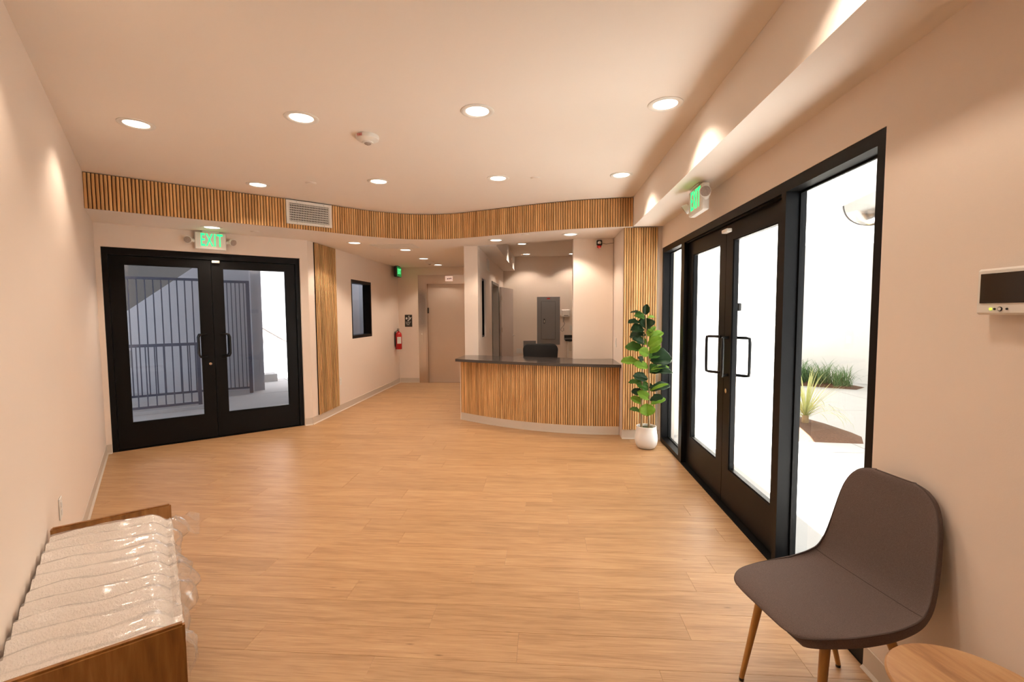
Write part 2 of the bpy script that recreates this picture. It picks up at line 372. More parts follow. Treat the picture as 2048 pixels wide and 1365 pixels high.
# ---- walls
def wall_box(name, label, x0,x1,y0,y1,z0,z1, holes=None, m='wall'):
    """axis wall; holes given along the long axis as (a0,a1,z0,z1)"""
    bm = new(); alongx = (x1-x0) > (y1-y0); a0,a1 = (x0,x1) if alongx else (y0,y1)
    hs = sorted(holes or []); cur = a0
    def add(p,q,r,s):
        if q-p < 1e-4 or s-r < 1e-4: return
        if alongx: box(bm, p,q,y0,y1,r,s)
        else: box(bm, x0,x1,p,q,r,s)
    for h in hs:
        add(cur,h[0],z0,z1); add(h[0],h[1],z0,h[2]); add(h[0],h[1],h[3],z1); cur = h[1]
    add(cur,a1,z0,z1)
    return struct(name, bm, M[m], label, 'wall')
Llen = (K1-K0).length
bm = new(); box(bm, -.25, Llen+.2, -.15, 0, -.1, ZC+.1)
struct('wall_left', bm, M['wall'], 'plain painted wall on the left beside the wooden bench', 'wall', (K0.x,K0.y,0), LAng)
bm = new(); s0 = (K0-Vector(D(0,-.04))).dot(dd); s1 = (K2-Vector(D(0,-.04))).dot(dd)
box(bm, s0,0,-.04,.16,-.1,ZC+.1); box(bm, 1.955,s1,-.04,.16,-.1,ZC+.1); box(bm, 0,1.955,-.04,.16,2.222,ZC+.1)
struct('wall_doors', bm, M['wall'], 'angled painted wall around the black double door on the left', 'wall', (DA.x,DA.y,0), DAng)
wall_box('wall_hall', 'long hallway wall with fluted strip and small black window', XW2-.16,XW2,K2.y+.0,YE+.16,-.1,ZC+.1, [(7.29,8.15,1.085,2.052)])
wall_box('wall_lift', 'end wall of the hallway around the steel elevator', XW2,-1.174,YE,YE+.16,-.1,ZC+.1, [(-2.53,-1.45,-.1,2.14)])
wall_box('wall_divider', 'divider wall left of the reception desk with narrow window and grey door', -1.174,-.975,6.70,YB,-.1,ZC, [(7.13,7.58,1.105,2.04),(8.46,9.62,-.1,2.08)])
wall_box('wall_back', 'far wall of the room behind the desk with the grey electrical panel', -.975,1.50,YB,YB+.15,-.1,ZC)
wall_box('wall_stub', 'short bright wall behind the right end of the reception desk', .375,.90,6.20,6.40,-.1,ZS)
wall_box('wall_right', 'painted wall on the right around the black storefront glazing', XR,1.50,-2.3,11.0,-.1,ZC+.1, [(1.955,5.415,-.1,2.222)])
bm = new(); box(bm, .905,XR-.001,5.452,6.40,-.05,ZS)
pier = struct('wall_pier', bm, M['wall'], 'painted pier carrying the fluted wood strip right of the desk', 'wall')

# ---- fluted oak slats
def slat_mesh(w, h, d, f=.40):
    bm = new(); n = 6; pr = [(-w*f,0)]
    for i in range(n+1):
        a = PI*i/n; pr.append((-math.cos(a)*w*f, -d*(.12+.88*math.sin(a)**.8)))
    pr.append((w*f,0))
    lo = [bm.verts.new((p[0],p[1],0)) for p in pr]; hi = [bm.verts.new((p[0],p[1],h)) for p in pr]; k = len(pr)
    bm.faces.new(lo[::-1]); bm.faces.new(hi)
    for i in range(k): bm.faces.new([lo[i],lo[(i+1)%k],hi[(i+1)%k],hi[i]])
    bmesh.ops.recalc_face_normals(bm, faces=bm.faces[:])
    me = bpy.data.meshes.new('slat'); bm.to_mesh(me); bm.free(); me.materials.append(M['slat'])
    for p in me.polygons: p.use_smooth = True
    me.set_sharp_from_angle(angle=math.radians(50)); return me
def slat_row(parent, pts, z, h, d=.012, skip=None, f=.40):
    """one slat for each step along pts (Vectors), front to the right-hand side of the run seen from above"""
    meshes = {}
    for a,b in zip(pts, pts[1:]):
        c = (a+b)/2; wd = (b-a).length; ang = math.atan2((b-a).y, (b-a).x); zz, hh = z, h
        if skip:
            r = skip(c)
            if r: zz, hh = r
            if r == 0: continue
        key = (round(wd,4), round(hh,3))
        if key not in meshes: meshes[key] = slat_mesh(wd, hh, d, f)
        o = bpy.data.objects.new('slat', meshes[key]); COL.objects.link(o); o.parent = parent; o.location = (c.x,c.y,zz); o.rotation_euler = (0,0,ang)
g0, g1 = Vector((-2.908,5.075)), Vector((-2.545,5.42))
def in_grille(c):
    u = (c-g0).dot((g1-g0).normalized())
    if 0 < u < (g1-g0).length and c.x < -2.4: return (ZS+.002, 2.515-ZS-.002)
fas = thing('slatted_fascia', 'curved fascia of fluted oak slats under the ceiling', 'wall panelling')
fst = [p for p in fc]
slat_row(fas, fst, ZS+.002, ZC-ZS-.010, .014, in_grille)
bm = new(); a = [Vector(p) for p in off]
prism(bm, [tuple(p) for p in [Vector(q)+Vector((0,0)) for q in FCP]] + [tuple(p) for p in a[::-1]], ZS+.004, ZC-.004)
obj('backing_board', bm, M['backing'], fas)
bm = new(); p = Vector(FCP[0]); t = (Vector(FCP[1])-p).normalized(); q = Vector(P2(lf))
box(bm, -.034, -.0005, -.014, .012, ZS+.002, ZC-.002); obj('end_trim', bm, M['wall'], fas, (p.x,p.y,0), math.atan2(t.y,t.x))
hp = thing('fluted_wall_strip', 'fluted oak strip on the hallway corner right of the black double door', 'wall panelling')
slat_row(hp, [Vector((XW2+.014, 6.735-.04*i)) for i in range(17)][::-1], .10, ZS-.105, .006, None, .24)
B('backing_board', M['backing'], hp, (XW2+.001,XW2+.014,6.095,6.735,.10,ZS-.004))
for o in hp.children:
    if o.name.startswith('slat'): o.rotation_euler = (0,0,PI/2)
cp = thing('fluted_wall_strip', 'fluted oak strip behind the potted fiddle leaf plant', 'wall panelling')
slat_row(cp, [Vector((.908+.0273*i, 5.440)) for i in range(15)], .115, ZS-.12, .014)
B('backing_board', M['backing'], cp, (.908,1.290,5.440,5.451,.115,ZS-.003))

# ---- baseboards
def baseboard(name, label, x0,y0, ang, length, h=.10):
    bm = new(); prof = [(0,0),(-.016,0),(-.013,.004),(-.004,.013),(-.003,h-.003),(0,h)]
    # x along run, y = out of the wall is negative
    a = [bm.verts.new((0,p[0],p[1])) for p in prof]; b = [bm.verts.new((length,p[0],p[1])) for p in prof]; n = len(prof)
    bm.faces.new(a); bm.faces.new(b[::-1])
    for i in range(n): bm.faces.new([a[i],a[(i+1)%n],b[(i+1)%n],b[i]])
    return struct(name, bm, M['base'], label, 'baseboard', (x0,y0,.0005), ang)
baseboard('baseboard_left', 'beige vinyl baseboard along the left wall', K1.x-Ld.x*.3,K1.y-Ld.y*.3, LAng+PI, Llen-.3)
baseboard('baseboard_doors', 'short beige baseboard between left wall and black double door', K0.x,K0.y, DAng, -s0-.002)
p = D(1.957,-.04); baseboard('baseboard_doors', 'short beige baseboard right of the black double door', p[0],p[1], DAng, s1-1.957)
baseboard('baseboard_hall', 'beige baseboard along the hallway wall under the small window', XW2,K2.y, PI/2, YE-K2.y-.002)
baseboard('baseboard_lift', 'beige baseboard between the hallway corner and elevator frame', XW2+.017,YE, 0, .415)
baseboard('baseboard_right', 'beige baseboard below the thermostat panel on the right wall', XR,1.953, -PI/2, 3.9)
baseboard('baseboard_pier', 'off-white baseboard under the fluted strip behind the plant', .905,5.452, 0, .43, .115)
baseboard('baseboard_divider', 'beige baseboard on the hallway side of the divider wall', -1.174,YE-.002, -PI/2, YE-6.72)

# ------------------------------------------------------------------ storefront doors
def pull(parent, x, z0, z1, y0, yo, off_, side):
    """C-shaped pull; off_ shifts the grip sideways, y0 face, yo grip distance"""
    bm = new(); r = .011; zz = [z0,z1]
    pts = [(x,y0,z0),(x+off_*.55,yo-(yo-y0)*.25,z0),(x+off_*.85,yo,z0+.003),(x+off_,yo,z0+.035),(x+off_,yo,z1-.035),(x+off_*.85,yo,z1-.003),(x+off_*.55,yo-(yo-y0)*.25,z1),(x,y0,z1)]
    tube(bm, pts, r, 10); return obj('pull_handle', bm, M['blackgloss'], parent, smooth=True)
def glazed_leaf(parent, x0, x1, z0, z1, yf, th, stile, top, bot, gl='glass'):
    lf_ = B('door_leaf', M['black'], parent, (x0,x0+stile,yf,yf+th,z0,z1),(x1-stile,x1,yf,yf+th,z0,z1),(x0+stile,x1-stile,yf,yf+th,z0,z0+bot),(x0+stile,x1-stile,yf,yf+th,z1-top,z1))
    B('glass_pane', M[gl], lf_, (x0+stile-.004,x1-stile+.004,yf+th*.5-.003,yf+th*.5+.003,z0+bot-.004,z1-top+.004))
    s = .010; a,b,c,d = x0+stile,x1-stile,z0+bot,z1-top
    B('glazing_bead', M['black'], lf_, (a,a+s,yf+.006,yf+th-.006,c,d),(b-s,b,yf+.006,yf+th-.006,c,d),(a+s,b-s,yf+.006,yf+th-.006,c,c+s),(a+s,b-s,yf+.006,yf+th-.006,d-s,d))
    return lf_
# left double door (local x along the wall, y outwards)
d1 = thing('door_1', 'black framed glass double door in the angled left wall', 'door', (DA.x,DA.y,0), DAng, kind='structure')
B('door_frame', M['black'], d1, (0.0,.05,0,.11,0,2.222),(1.905,1.955,0,.11,0,2.222),(.05,1.905,0,.11,2.145,2.222),(.05,1.905,0,.11,-.005,.006),(.05,.068,.069,.082,.006,2.145),(1.887,1.905,.069,.082,.006,2.145),(.05,1.905,.069,.082,2.125,2.145),(.955,1.0,.069,.078,.006,2.125),(.05,1.905,.069,.082,.006,.03))
lL = glazed_leaf(d1, .053,.9755,.012,2.140,.022,.045,.120,.088,.278,'tintglass')
lR = glazed_leaf(d1, .9795,1.902,.012,2.140,.022,.045,.112,.088,.278,'tintglass')
pull(lL, .905, .99,1.26, .022,-.052,-.085, 1); pull(lR, 1.05, .99,1.26, .022,-.052,.085, 1)
pull(lL, .905, .99,1.26, .067,.135,-.085, 1); pull(lR, 1.05, .99,1.26, .067,.135,.085, 1)
bm = new(); tube(bm, [(.93,.012,.905),(.93,.024,.905)], .016, 16); obj('lock_cylinder', bm, M['chrome'], lL, smooth=True)
B('door_sensor', M['white'], d1, (.985,1.065,-.018,0,2.108,2.137), bev=.004)
# right storefront: local x = world +y, local y = outwards (+x)
d2 = thing('door_2', 'black storefront with glass double door and two sidelights on the right', 'door', (XR+.003,0,0), 0, kind='structure')
def RB(name, m, par, *bs, **k): return B(name, m, par, *[(b[2],b[3],b[0],b[1],b[4],b[5]) for b in bs], **k)
RB('door_frame', M['black'], d2, (1.957,2.005,0,.112,0,2.222),(5.366,5.413,0,.112,0,2.222),(2.005,5.366,0,.112,2.162,2.222),
   (2.712,2.760,0,.112,0,2.162),(4.590,4.690,0,.112,0,2.162),(2.760,4.590,0,.112,-.005,.007),(2.760,2.778,.092,.105,.007,2.15),(4.572,4.590,.092,.105,.007,2.15),(3.650,3.690,.092,.100,.007,2.13),(2.760,4.590,.092,.105,2.13,2.15),(2.760,4.590,.092,.105,.007,.03),(2.760,4.590,.02,.045,2.150,2.162))
RB('window_sill', M['black'], d2, (2.005,2.712,0,.112,0,.046),(4.690,5.366,0,.112,0,.046))
RB('sidelight_pane', M['glass'], d2, (2.0,2.716,.088,.094,.042,2.166)); RB('sidelight_pane', M['glass'], d2, (4.686,5.37,.088,.094,.042,2.166))
for a,b in ((2.005,2.712),(4.690,5.366)):
    RB('glazing_bead', M['black'], d2, (a,a+.012,.074,.086,.046,2.162),(b-.012,b,.074,.086,.046,2.162),(a,b,.074,.086,.046,.058),(a,b,.074,.086,2.150,2.162))
def rleaf(a,b):
    yf,th,st_,z0,z1,top,bot = .045,.045,.125,.012,2.150,.12,.285
    l = RB('door_leaf', M['black'], d2, (a,a+st_,yf,yf+th,z0,z1),(b-st_,b,yf,yf+th,z0,z1),(a+st_,b-st_,yf,yf+th,z0,z0+bot),(a+st_,b-st_,yf,yf+th,z1-top,z1))
    RB('glass_pane', M['glass'], l, (a+st_-.004,b-st_+.004,yf+.020,yf+.026,z0+bot-.004,z1-top+.004))
    s=.010; p,q,c,d_ = a+st_,b-st_,z0+bot,z1-top
    RB('glazing_bead', M['black'], l, (p,p+s,yf+.006,yf+th-.006,c,d_),(q-s,q,yf+.006,yf+th-.006,c,d_),(p,q,yf+.006,yf+th-.006,c,c+s),(p,q,yf+.006,yf+th-.006,d_-s,d_))
    return l
rn = rleaf(2.763,3.668); rf = rleaf(3.674,4.587)
def rpull(par, y, offy, x0, xg):
    bm = new(); z0,z1 = 1.015,1.300
    pts = [(x0,y,z0),(x0+(xg-x0)*.8,y+offy*.7,z0),(xg,y+offy*.92,z0+.004),(xg,y+offy,z0+.035),(xg,y+offy,z1-.035),(xg,y+offy*.92,z1-.004),(x0+(xg-x0)*.8,y+offy*.7,z1),(x0,y,z1)]
    tube(bm, pts, .0115, 10); obj('pull_handle', bm, M['blackgloss'], par, smooth=True)
rpull(rn, 3.60,-.10, .045,-.03); rpull(rf, 3.742,.10, .045,-.03); rpull(rn, 3.60,-.10, .090,.165); rpull(rf, 3.742,.10, .090,.165)
RB('door_sensor', M['white'], d2, (3.50,3.60,-.02,.02,2.078,2.104), bev=.004)
bm = new(); tube(bm, [(.040,3.61,.89),(.050,3.61,.89)], .018, 16); obj('lock_cylinder', bm, M['chrome'], rn, smooth=True)
RB('lock_box', M['darkplastic'], rn, (3.535,3.60,.090,.115,1.50,1.56), bev=.006)

# ------------------------------------------------------------------ hallway window, divider window, doors
w1 = thing('window_1', 'small black framed window in the hallway wall', 'window', kind='structure')
B('window_frame', M['black'], w1, (XW2-.14,XW2-.002,7.29,7.33,1.085,2.052),(XW2-.14,XW2-.002,8.11,8.15,1.085,2.052),(XW2-.14,XW2-.002,7.33,8.11,1.085,1.135),(XW2-.14,XW2-.002,7.33,8.11,2.002,2.052))
B('glass_pane', M['tintglass'], w1, (XW2-.112,XW2-.106,7.32,8.12,1.12,2.01))
bm = new(); prism(bm, [(-3.86,6.80),(-5.15,9.40),(-5.05,9.45),(-3.76,6.85)], -.1, 2.7); prism(bm, [(-5.1,9.40),(XW2-.17,9.40),(XW2-.17,9.5),(-5.1,9.5)], -.1, 2.7)
prism(bm, [(-3.80,6.78),(XW2-.17,6.78),(XW2-.17,6.70),(-3.80,6.70)], -.1, 2.7); prism(bm, [(-3.86,6.70),(-5.15,9.5),(XW2-.17,9.5),(XW2-.17,6.70)], 2.70, 2.8)
prism(bm, [(-4.05,8.2),(-4.15,8.4),(-3.95,8.5),(-3.85,8.3)], -.1, 2.7)
obj('wall_office', bm, M['court'], None)
tag(bpy.data.objects['wall_office'], 'pale walls of the office seen through the small hallway window', 'wall', kind='structure')
B('window_2', M['darkglass'], None, (-1.06,-1.05,7.13,7.58,1.105,2.04)); w2 = bpy.data.objects['window_2']
ol = bpy.data.lights.new('office_fill_light','AREA'); ol.energy = 9; ol.size = .6; ol.color = (.9,.95,1); oo = bpy.data.objects.new('office_fill_light', ol); COL.objects.link(oo); oo.location = (XW2-.6,8.6,2.6)  # unseen area light added to brighten the view through the hallway window
tag(w2, 'narrow dark window in the divider wall left of the desk', 'window', kind='structure')
B('window_frame', M['black'], w2, (-1.049,-1.0,7.13,7.15,1.105,2.04),(-1.049,-1.0,7.56,7.58,1.105,2.04),(-1.049,-1.0,7.15,7.56,1.105,1.13),(-1.049,-1.0,7.15,7.56,2.015,2.04))
d4 = thing('door_4', 'open grey framed door in the divider wall behind the desk', 'door', kind='structure')
B('door_frame', M['doorgrey'], d4, (-1.19,-.96,8.46,8.51,0,2.08),(-1.19,-.96,9.57,9.62,0,2.08),(-1.19,-.96,8.51,9.57,2.03,2.08))
a4 = math.atan2(10.5-9.63, -.79+.965)
lf4 = B('door_leaf', M['leafdoor'], d4, (0,.92,-.0225,.0225,.012,2.03), loc=(-.93,9.655,0), rz=a4)
bm = new(); tube(bm, [(.86,-.0225,.97),(.86,-.075,.97)], .012, 10); tube(bm, [(.86,-.07,.97),(.75,-.07,.97)], .009, 8); lathe(bm, [(0,0),(.03,0),(.03,.006),(0,.006)], 16)
for v in bm.verts:
    if abs(v.co.x) < .05 and abs(v.co.y) < .05: v.co = Vector((.86+v.co.x, -.0225-v.co.z, .97+v.co.y))
obj('lever_handle', bm, M['chrome'], lf4, smooth=True)
for z in (.35,1.08,1.75): B('hinge', M['steel'], lf4, (-.03,.03,-.03,-.0235,z,z+.10))

# elevator
ev = thing('door_3', 'brushed steel elevator door at the end of the hallway', 'elevator', (0,YE,0), kind='structure')
B('door_frame', M['steel'], ev, (-2.69,-2.53,-.012,.0-.001,0,2.138),(-1.45,-1.29,-.012,-.001,0,2.138),(-2.69,-1.29,-.014,-.001,2.138,2.298))
B('jamb', M['steel'], ev, (-2.529,-2.505,0,.15,0,2.138),(-1.475,-1.451,0,.15,0,2.138),(-2.505,-1.475,0,.15,2.112,2.138))
B('sliding_door', M['steeldoor'], ev, (-2.505,-1.475,.11,.14,.0,2.112))
B('sill', M['steel'], ev, (-2.529,-1.451,-.01,.109,-.005,.004))
pl = B('call_station', M['steel'], ev, (-2.66,-2.585,-.016,-.0125,.88,1.18))
bm = new(); tube(bm, [(-2.622,-.021,1.05),(-2.622,-.0165,1.05)], .014, 14); obj('call_button', bm, M['white'], pl, smooth=True)
B('braille_plate', M['steel'], ev, (-2.665,-2.60,-.016,-.0125,1.98,2.06)); B('braille_plate', M['steel'], ev, (-2.655,-2.60,-.016,-.0125,1.80,1.93))
B('gate_latch', M['darkplastic'], ev, (-2.504,-2.49,.08,.105,1.49,1.61))
ind = B('floor_indicator', M['indic'], ev, (-2.10,-1.94,-.020,-.0145,2.165,2.275))
for i in range(3): B('indicator_mark', M['darkplastic'], ind, (-2.06+.034*i,-2.035+.034*i,-.022,-.0201,2.205+.004*i,2.225+.004*i))

# ------------------------------------------------------------------ downlights
def downlight_proto():
    t = thing('recessed_downlight', '', 'ceiling light')
    bm = new(); lathe(bm, [(.108,-.0005),(.107,-.004),(.100,-.007),(.082,-.007),(.074,-.0015)], 40); obj('trim_ring', bm, M['white'], t, smooth=True)
    bm = new(); lathe(bm, [(.0,-.0016),(.0735,-.0016)], 40); obj('lens', bm, M['lens'], t)
    ld = bpy.data.lights.new('downlight_lamp', 'SPOT'); ld.energy = LAMP_W; ld.color = LAMP_COL; ld.spot_size = math.radians(124); ld.spot_blend = .45; ld.shadow_soft_size = .06
    lo = bpy.data.objects.new('downlight_lamp', ld); COL.objects.link(lo); lo.parent = t; lo.location = (0,0,-.012)
    return t
proto = downlight_proto(); first = True
row = {4.52:'in the row nearest the curved fascia', 3.03:'in the nearer row of the lobby ceiling'}
pos = []
side = ['leftmost','second from left','third from left','rightmost']
for y, xs in ((4.52,(-2.87,-1.63,-.45,.725)), (3.03,(-2.77,-1.606,-.432,.753))):
    for i,x in enumerate(xs): pos.append((x,y,ZC,'lit round downlight, %s %s' % (side[i], row[y]), 'downlights in the main lobby ceiling'))
for x,y,l_ in ((-.44,1.54,'overhead, between the bench and the right wall'),(.75,1.54,'overhead by the beam, above the shell chair'),(-1.62,1.54,'overhead close to the left wall, above the bench')): pos.append((x,y,ZC,'lit round downlight '+l_, 'downlights in the main lobby ceiling'))
SG = 'downlights in the dropped soffit'
pos += [(-3.697,4.95,ZS,'soffit downlight just in front of the left exit sign',SG), (-2.603,6.221,ZS,'soffit downlight left of the square access panel',SG),
        (-2.125,6.987,ZS,'soffit downlight right behind the square access panel',SG), (-2.15,8.138,ZS,'middle hallway downlight, second from the elevator',SG),
        (-2.145,9.223,ZS,'hallway downlight closest to the elevator',SG), (-.65,6.191,ZS,'soffit downlight above the left end of the desk',SG),
        (.318,5.837,ZS,'soffit downlight above the right part of the desk',SG)]
BG = 'downlights in the room behind the desk'
pos += [(-.431,8.811,ZC,'downlight in the room behind the desk, nearest the desk',BG), (-.408,10.357,ZC,'downlight in the back room near the grey panel',BG),
        (.609,10.43,ZC,'back room downlight half hidden by the bright wall stub',BG)]
bright_lamp = [c for c in proto.children if c.type == 'LIGHT'][0].data.copy(); bright_lamp.energy = LAMP_W*1.3
for x,y,z,lab,g in pos:
    t = proto if first else copy_tree(proto); first = False
    t.location = (x,y,z); t['label'] = lab; t['group'] = g
    if z == ZS:
        for c in t.children:
            if c.type == 'LIGHT': c.data = bright_lamp
# sprinkler cover caps
def cap(x,y,z,lab):
    bm = new(); lathe(bm, [(.052,-.0005),(.052,-.004),(.044,-.006),(.042,-.003),(.040,-.011),(0,-.012)], 28)
    tag(obj('sprinkler_cap', bm, M['ceil'], None, (x,y,z), smooth=True), lab, 'sprinkler cap', 'sprinkler covers')
cap(-2.314,4.509,ZC,'round sprinkler cover between the two left far lobby downlights'); cap(-.089,4.541,ZC,'round sprinkler cover between the two right far lobby downlights')
cap(-3.384,5.238,ZS,'sprinkler cover in the soffit right of the left exit sign'); cap(-.245,5.778,ZS,'sprinkler cover in the soffit above the desk')
cap(-2.553,7.655,ZS,'sprinkler cover in the hallway soffit beyond the access panel')
def detector(x,y,z,lab,fire):
    t = thing('smoke_detector', lab, 'smoke detector', (x,y,z))
    bm = new(); lathe(bm, [(.080,-.0005),(.082,-.010),(.078,-.028),(.066,-.036),(.040,-.045),(.036,-.052),(0,-.054)], 36); obj('housing', bm, M['white'], t, smooth=True)
    bm = new(); lathe(bm, [(.024,-.0545),(.022,-.060),(.008,-.066),(0,-.066)], 16); obj('sensor_cage', bm, M['lampface'], t, smooth=True)
    if fire: text('lettering', 'FIRE', .024, M['redtext'], t, (-.028,-.0815,-.019), (PI/2+.1,0,-.28), .0008)
detector(-1.292,3.373,ZC,'white smoke detector lettered FIRE on the main ceiling',True)
detector(-2.156,8.582,ZS,'small smoke detector in the hallway near the elevator',False)
ap = thing('access_panel', 'square flush access panel in the dropped soffit', 'access panel', (-2.15,6.60,ZS))
B('panel_frame', M['white'], ap, (-.31,.31,-.20,-.17,-.006,-.0005),(-.31,.31,.17,.20,-.006,-.0005),(-.31,-.28,-.17,.17,-.006,-.0005),(.28,.31,-.17,.17,-.006,-.0005))
B('panel_door', M['white'], ap, (-.275,.275,-.165,.165,-.004,-.0005))
# supply grille
gd = (g1-g0).normalized(); gn = Vector((-gd.y,gd.x)); ga = math.atan2(gd.y,gd.x); gl = (g1-g0).length
gr = thing('air_grille', 'white supply air grille set into the fluted fascia', 'air vent', (g0.x,g0.y,0), ga)
B('grille_frame', M['white'], gr, (0,gl,-.022,-.002,2.517,2.545),(0,gl,-.022,-.002,2.752,2.782),(0,.032,-.022,-.002,2.545,2.752),(gl-.032,gl,-.022,-.002,2.545,2.752))
bl = new()
for i in range(25):
    x = .032+(gl-.064)*(i+.5)/25; box(bl, x-.0028,x+.0028,-.020,-.012,2.545,2.752)
o = obj('vertical_blade', bl, M['white'], gr); o['kind'] = 'stuff'
for i in range(8):
    z = 2.545+.207*(i+.5)/8; B('horizontal_blade', M['white'], gr, (.032,gl-.032,-.011,-.004,z-.004,z+.004))
B('duct_shade_panel', M['shadeblack'], gr, (.03,gl-.03,-.002,.006,2.54,2.757))  # black sheet painting the shade of the duct behind the blades
bm = new()
for x,z in ((.11,2.767),(.41,2.767),(.11,2.531),(.41,2.531)): tube(bm, [(x,-.0235,z),(x,-.0215,z)], .004, 8)
obj('screws', bm, M['steel'], gr)['kind'] = 'stuff'

# ------------------------------------------------------------------ exit signs
def exit_sign(lab, loc, rz, lamps):
    t = thing('exit_sign', lab, 'exit sign', loc, rz)   # local x along face, -y front, z from bottom
    B('housing', M['white'], t, (-.155,.155,0,.055,0,.197), bev=.008)
    B('ceiling_canopy', M['white'], t, (-.085,.085,-.005,.06,.198,.212), bev=.004)
    text('lettering', 'EXIT', .205, M['green'], t, (.008,-.0012,.101), (PI/2,0,0), .0012, .47, 'CENTER', .010)
    for s,zz,rr in lamps:
        bm = new(); tube(bm, [(s*.150,.03,.09),(s*.185,.03,.10),(s*.215,.015,zz)], .02, 12)
        h = obj('lamp_head', bm, M['white'], t, smooth=True)
        bm = new(); lathe(bm, [(0,-.03),(.030,-.028),(.042,.010),(.040,.016),(0,.016)], 24); c = obj('lamp_cup', bm, M['white'], h, (s*.218,.0,zz), smooth=True); 
        c.rotation_euler = rr
        bm = new(); lathe(bm, [(0,.0),(.036,.0),(.036,.0165+.003),(0,.0165+.006)], 24); f = obj('lamp_lens', bm, M['lampface'], h, (s*.218,.0,zz), smooth=True); f.rotation_euler = rr
    return t
p = D(.978,-.115); exit_sign('green EXIT sign with two lamp heads above the left double door', (p[0],p[1],2.252), DAng, ((-1,.098,(PI/2+.3,0,-.35)),(1,.10,(PI/2+.3,0,.5))))
exit_sign('green EXIT sign hung under the beam by the right storefront', (1.150,3.69,2.249), -PI/2, ((-1,.085,(PI/2+.6,0,-.5)),(1,.115,(PI/2+.15,0,1.5))))
eg = thing('exit_sign', 'small dark green exit sign glowing at the hallway end', 'exit sign', (-3.02,9.22,2.24))
B('housing', M['darkplastic'], eg, (-.035,.028,0,.30,0,.212), bev=.006); B('ceiling_canopy', M['darkplastic'], eg, (-.03,.025,.08,.22,.212,.2245))
B('face_panel', M['greenface'], eg, (.028,.031,.008,.292,.01,.205))
text('lettering', 'EXIT', .15, M['greenbright'], eg, (.0318,.15,.108), (PI/2,0,PI/2), .0006, .62)

# ------------------------------------------------------------------ hallway items
fe = thing('fire_extinguisher', 'red fire extinguisher hung in the hallway corner', 'fire extinguisher', (XW2+.078,9.42,.745))
bm = new(); lathe(bm, [(0,0),(.058,0),(.066,.01),(.066,.30),(.058,.335),(.035,.358),(.02,.365),(.02,.38),(0,.38)], 28); obj('cylinder', bm, M['red'], fe, smooth=True)
B('valve', M['chrome'], fe, (-.02,.02,-.02,.02,.381,.405), bev=.004)
B('lever', M['darkplastic'], fe, (-.012,.012,-.07,.03,.406,.416),(-.012,.012,-.06,.02,.425,.434))
bm = new(); tube(bm, [(0,-.02,.395),(-.03,-.055,.38),(-.055,-.06,.30),(-.05,-.055,.15),(-.048,-.052,.08)], .009, 8); obj('hose', bm, M['darkplastic'], fe, smooth=True)
bm = new()
for k in range(9):
    a0 = -PI*.75+PI*.5*k/8
    pass
n=10; lo=[];hi=[]
for k in range(n):
    a0 = -PI*.55+PI*.42*k/(n-1); lo.append(bm.verts.new((.0672*math.cos(a0),.0672*math.sin(a0),.12))); hi.append(bm.verts.new((.0672*math.cos(a0),.0672*math.sin(a0),.26)))
for k in range(n-1): bm.faces.new([lo[k],lo[k+1],hi[k+1],hi[k]])
lb_ = obj('paper_label', bm, M['paper'], fe)
B('wall_bracket', M['darkplastic'], fe, (-.077,-.068,-.02,.02,.05,.37))
sg = thing('evacuation_sign', 'black fire evacuation sign between hallway corner and elevator', 'sign', (-2.99,YE,1.205))
B('plate', M['darkplastic'], sg, (0,.158,-.008,-.001,0,.257), bev=.003)
bm = new(); Y0,Y1 = -.0095,-.0082
prism_y(bm, [(.022,.165),(.02,.19),(.032,.205),(.036,.190),(.046,.212),(.056,.190),(.060,.172),(.050,.158),(.03,.157)], Y0,Y1)
prism_y(bm, [(.055,.125),(.055,.138),(.075,.138),(.075,.155),(.098,.155),(.098,.175),(.118,.175),(.118,.198),(.142,.205),(.142,.190),(.13,.185),(.13,.163),(.11,.163),(.11,.145),(.088,.145),(.088,.125)], Y0,Y1)
prism_y(bm, [(.078,.168),(.09,.205),(.072,.21),(.074,.218),(.10,.212),(.112,.19),(.106,.186),(.10,.198),(.09,.165)], Y0,Y1)
prism_y(bm, [(.092+.010*math.cos(a*PI/5),.230+.010*math.sin(a*PI/5)) for a in range(10)], Y0,Y1)
obj('pictogram', bm, M['dullwhite'], sg)
for i,s in enumerate(('IN CASE OF','FIRE, USE','STAIRS')): text('lettering', s, .022, M['dullwhite'], sg, (.075 if i==0 else .066,-.009,.100-.028*i), (PI/2,0,0), .0005)

def outlet(lab, loc, rz, sockets=True, w=.072, h=.115, cat='outlet'):
    t = thing('wall_outlet' if sockets else 'light_switch', lab, cat, loc, rz)
    B('cover_plate', M['white'], t, (-w/2,w/2,-.007,-.0008,-h/2,h/2), bev=.002)
    if sockets:
        for z in (-.022,.022): B('socket', M['paper'], t, (-.016,.016,-.0095,-.0072,z-.014,z+.014), bev=.001)
    else: B('rocker', M['paper'], t, (-.012,.012,-.0105,-.0072,-.03,.03), bev=.001)
    return t
q = L0 + Ld*((Vector((-2.585,2.22))-L0).dot(Ld)); outlet('white power outlet low on the left wall past the bench', (q.x,q.y,.47), LAng+PI)
outlet('power outlet low on the hallway wall beside the fluted strip', (XW2,6.80,.46), PI/2)
outlet('light switch on the pier side facing the desk', (.905,5.94,1.11), -PI/2, False, cat='switch')
outlet('light switch on the divider wall between window and grey door', (-.975,8.15,1.17), PI/2, False, cat='switch')
outlet('double outlet plate low on the far wall left of the office chair', (-.60,YB,.593), 0, True, .145,.12)
outlet('outlet plate above the small black countertop in the back room', (.61,YB,1.13), 0, True)
vt = thing('air_grille', 'small white vent plate high on the divider wall', 'air vent', (-.975,7.93,2.31), PI/2)
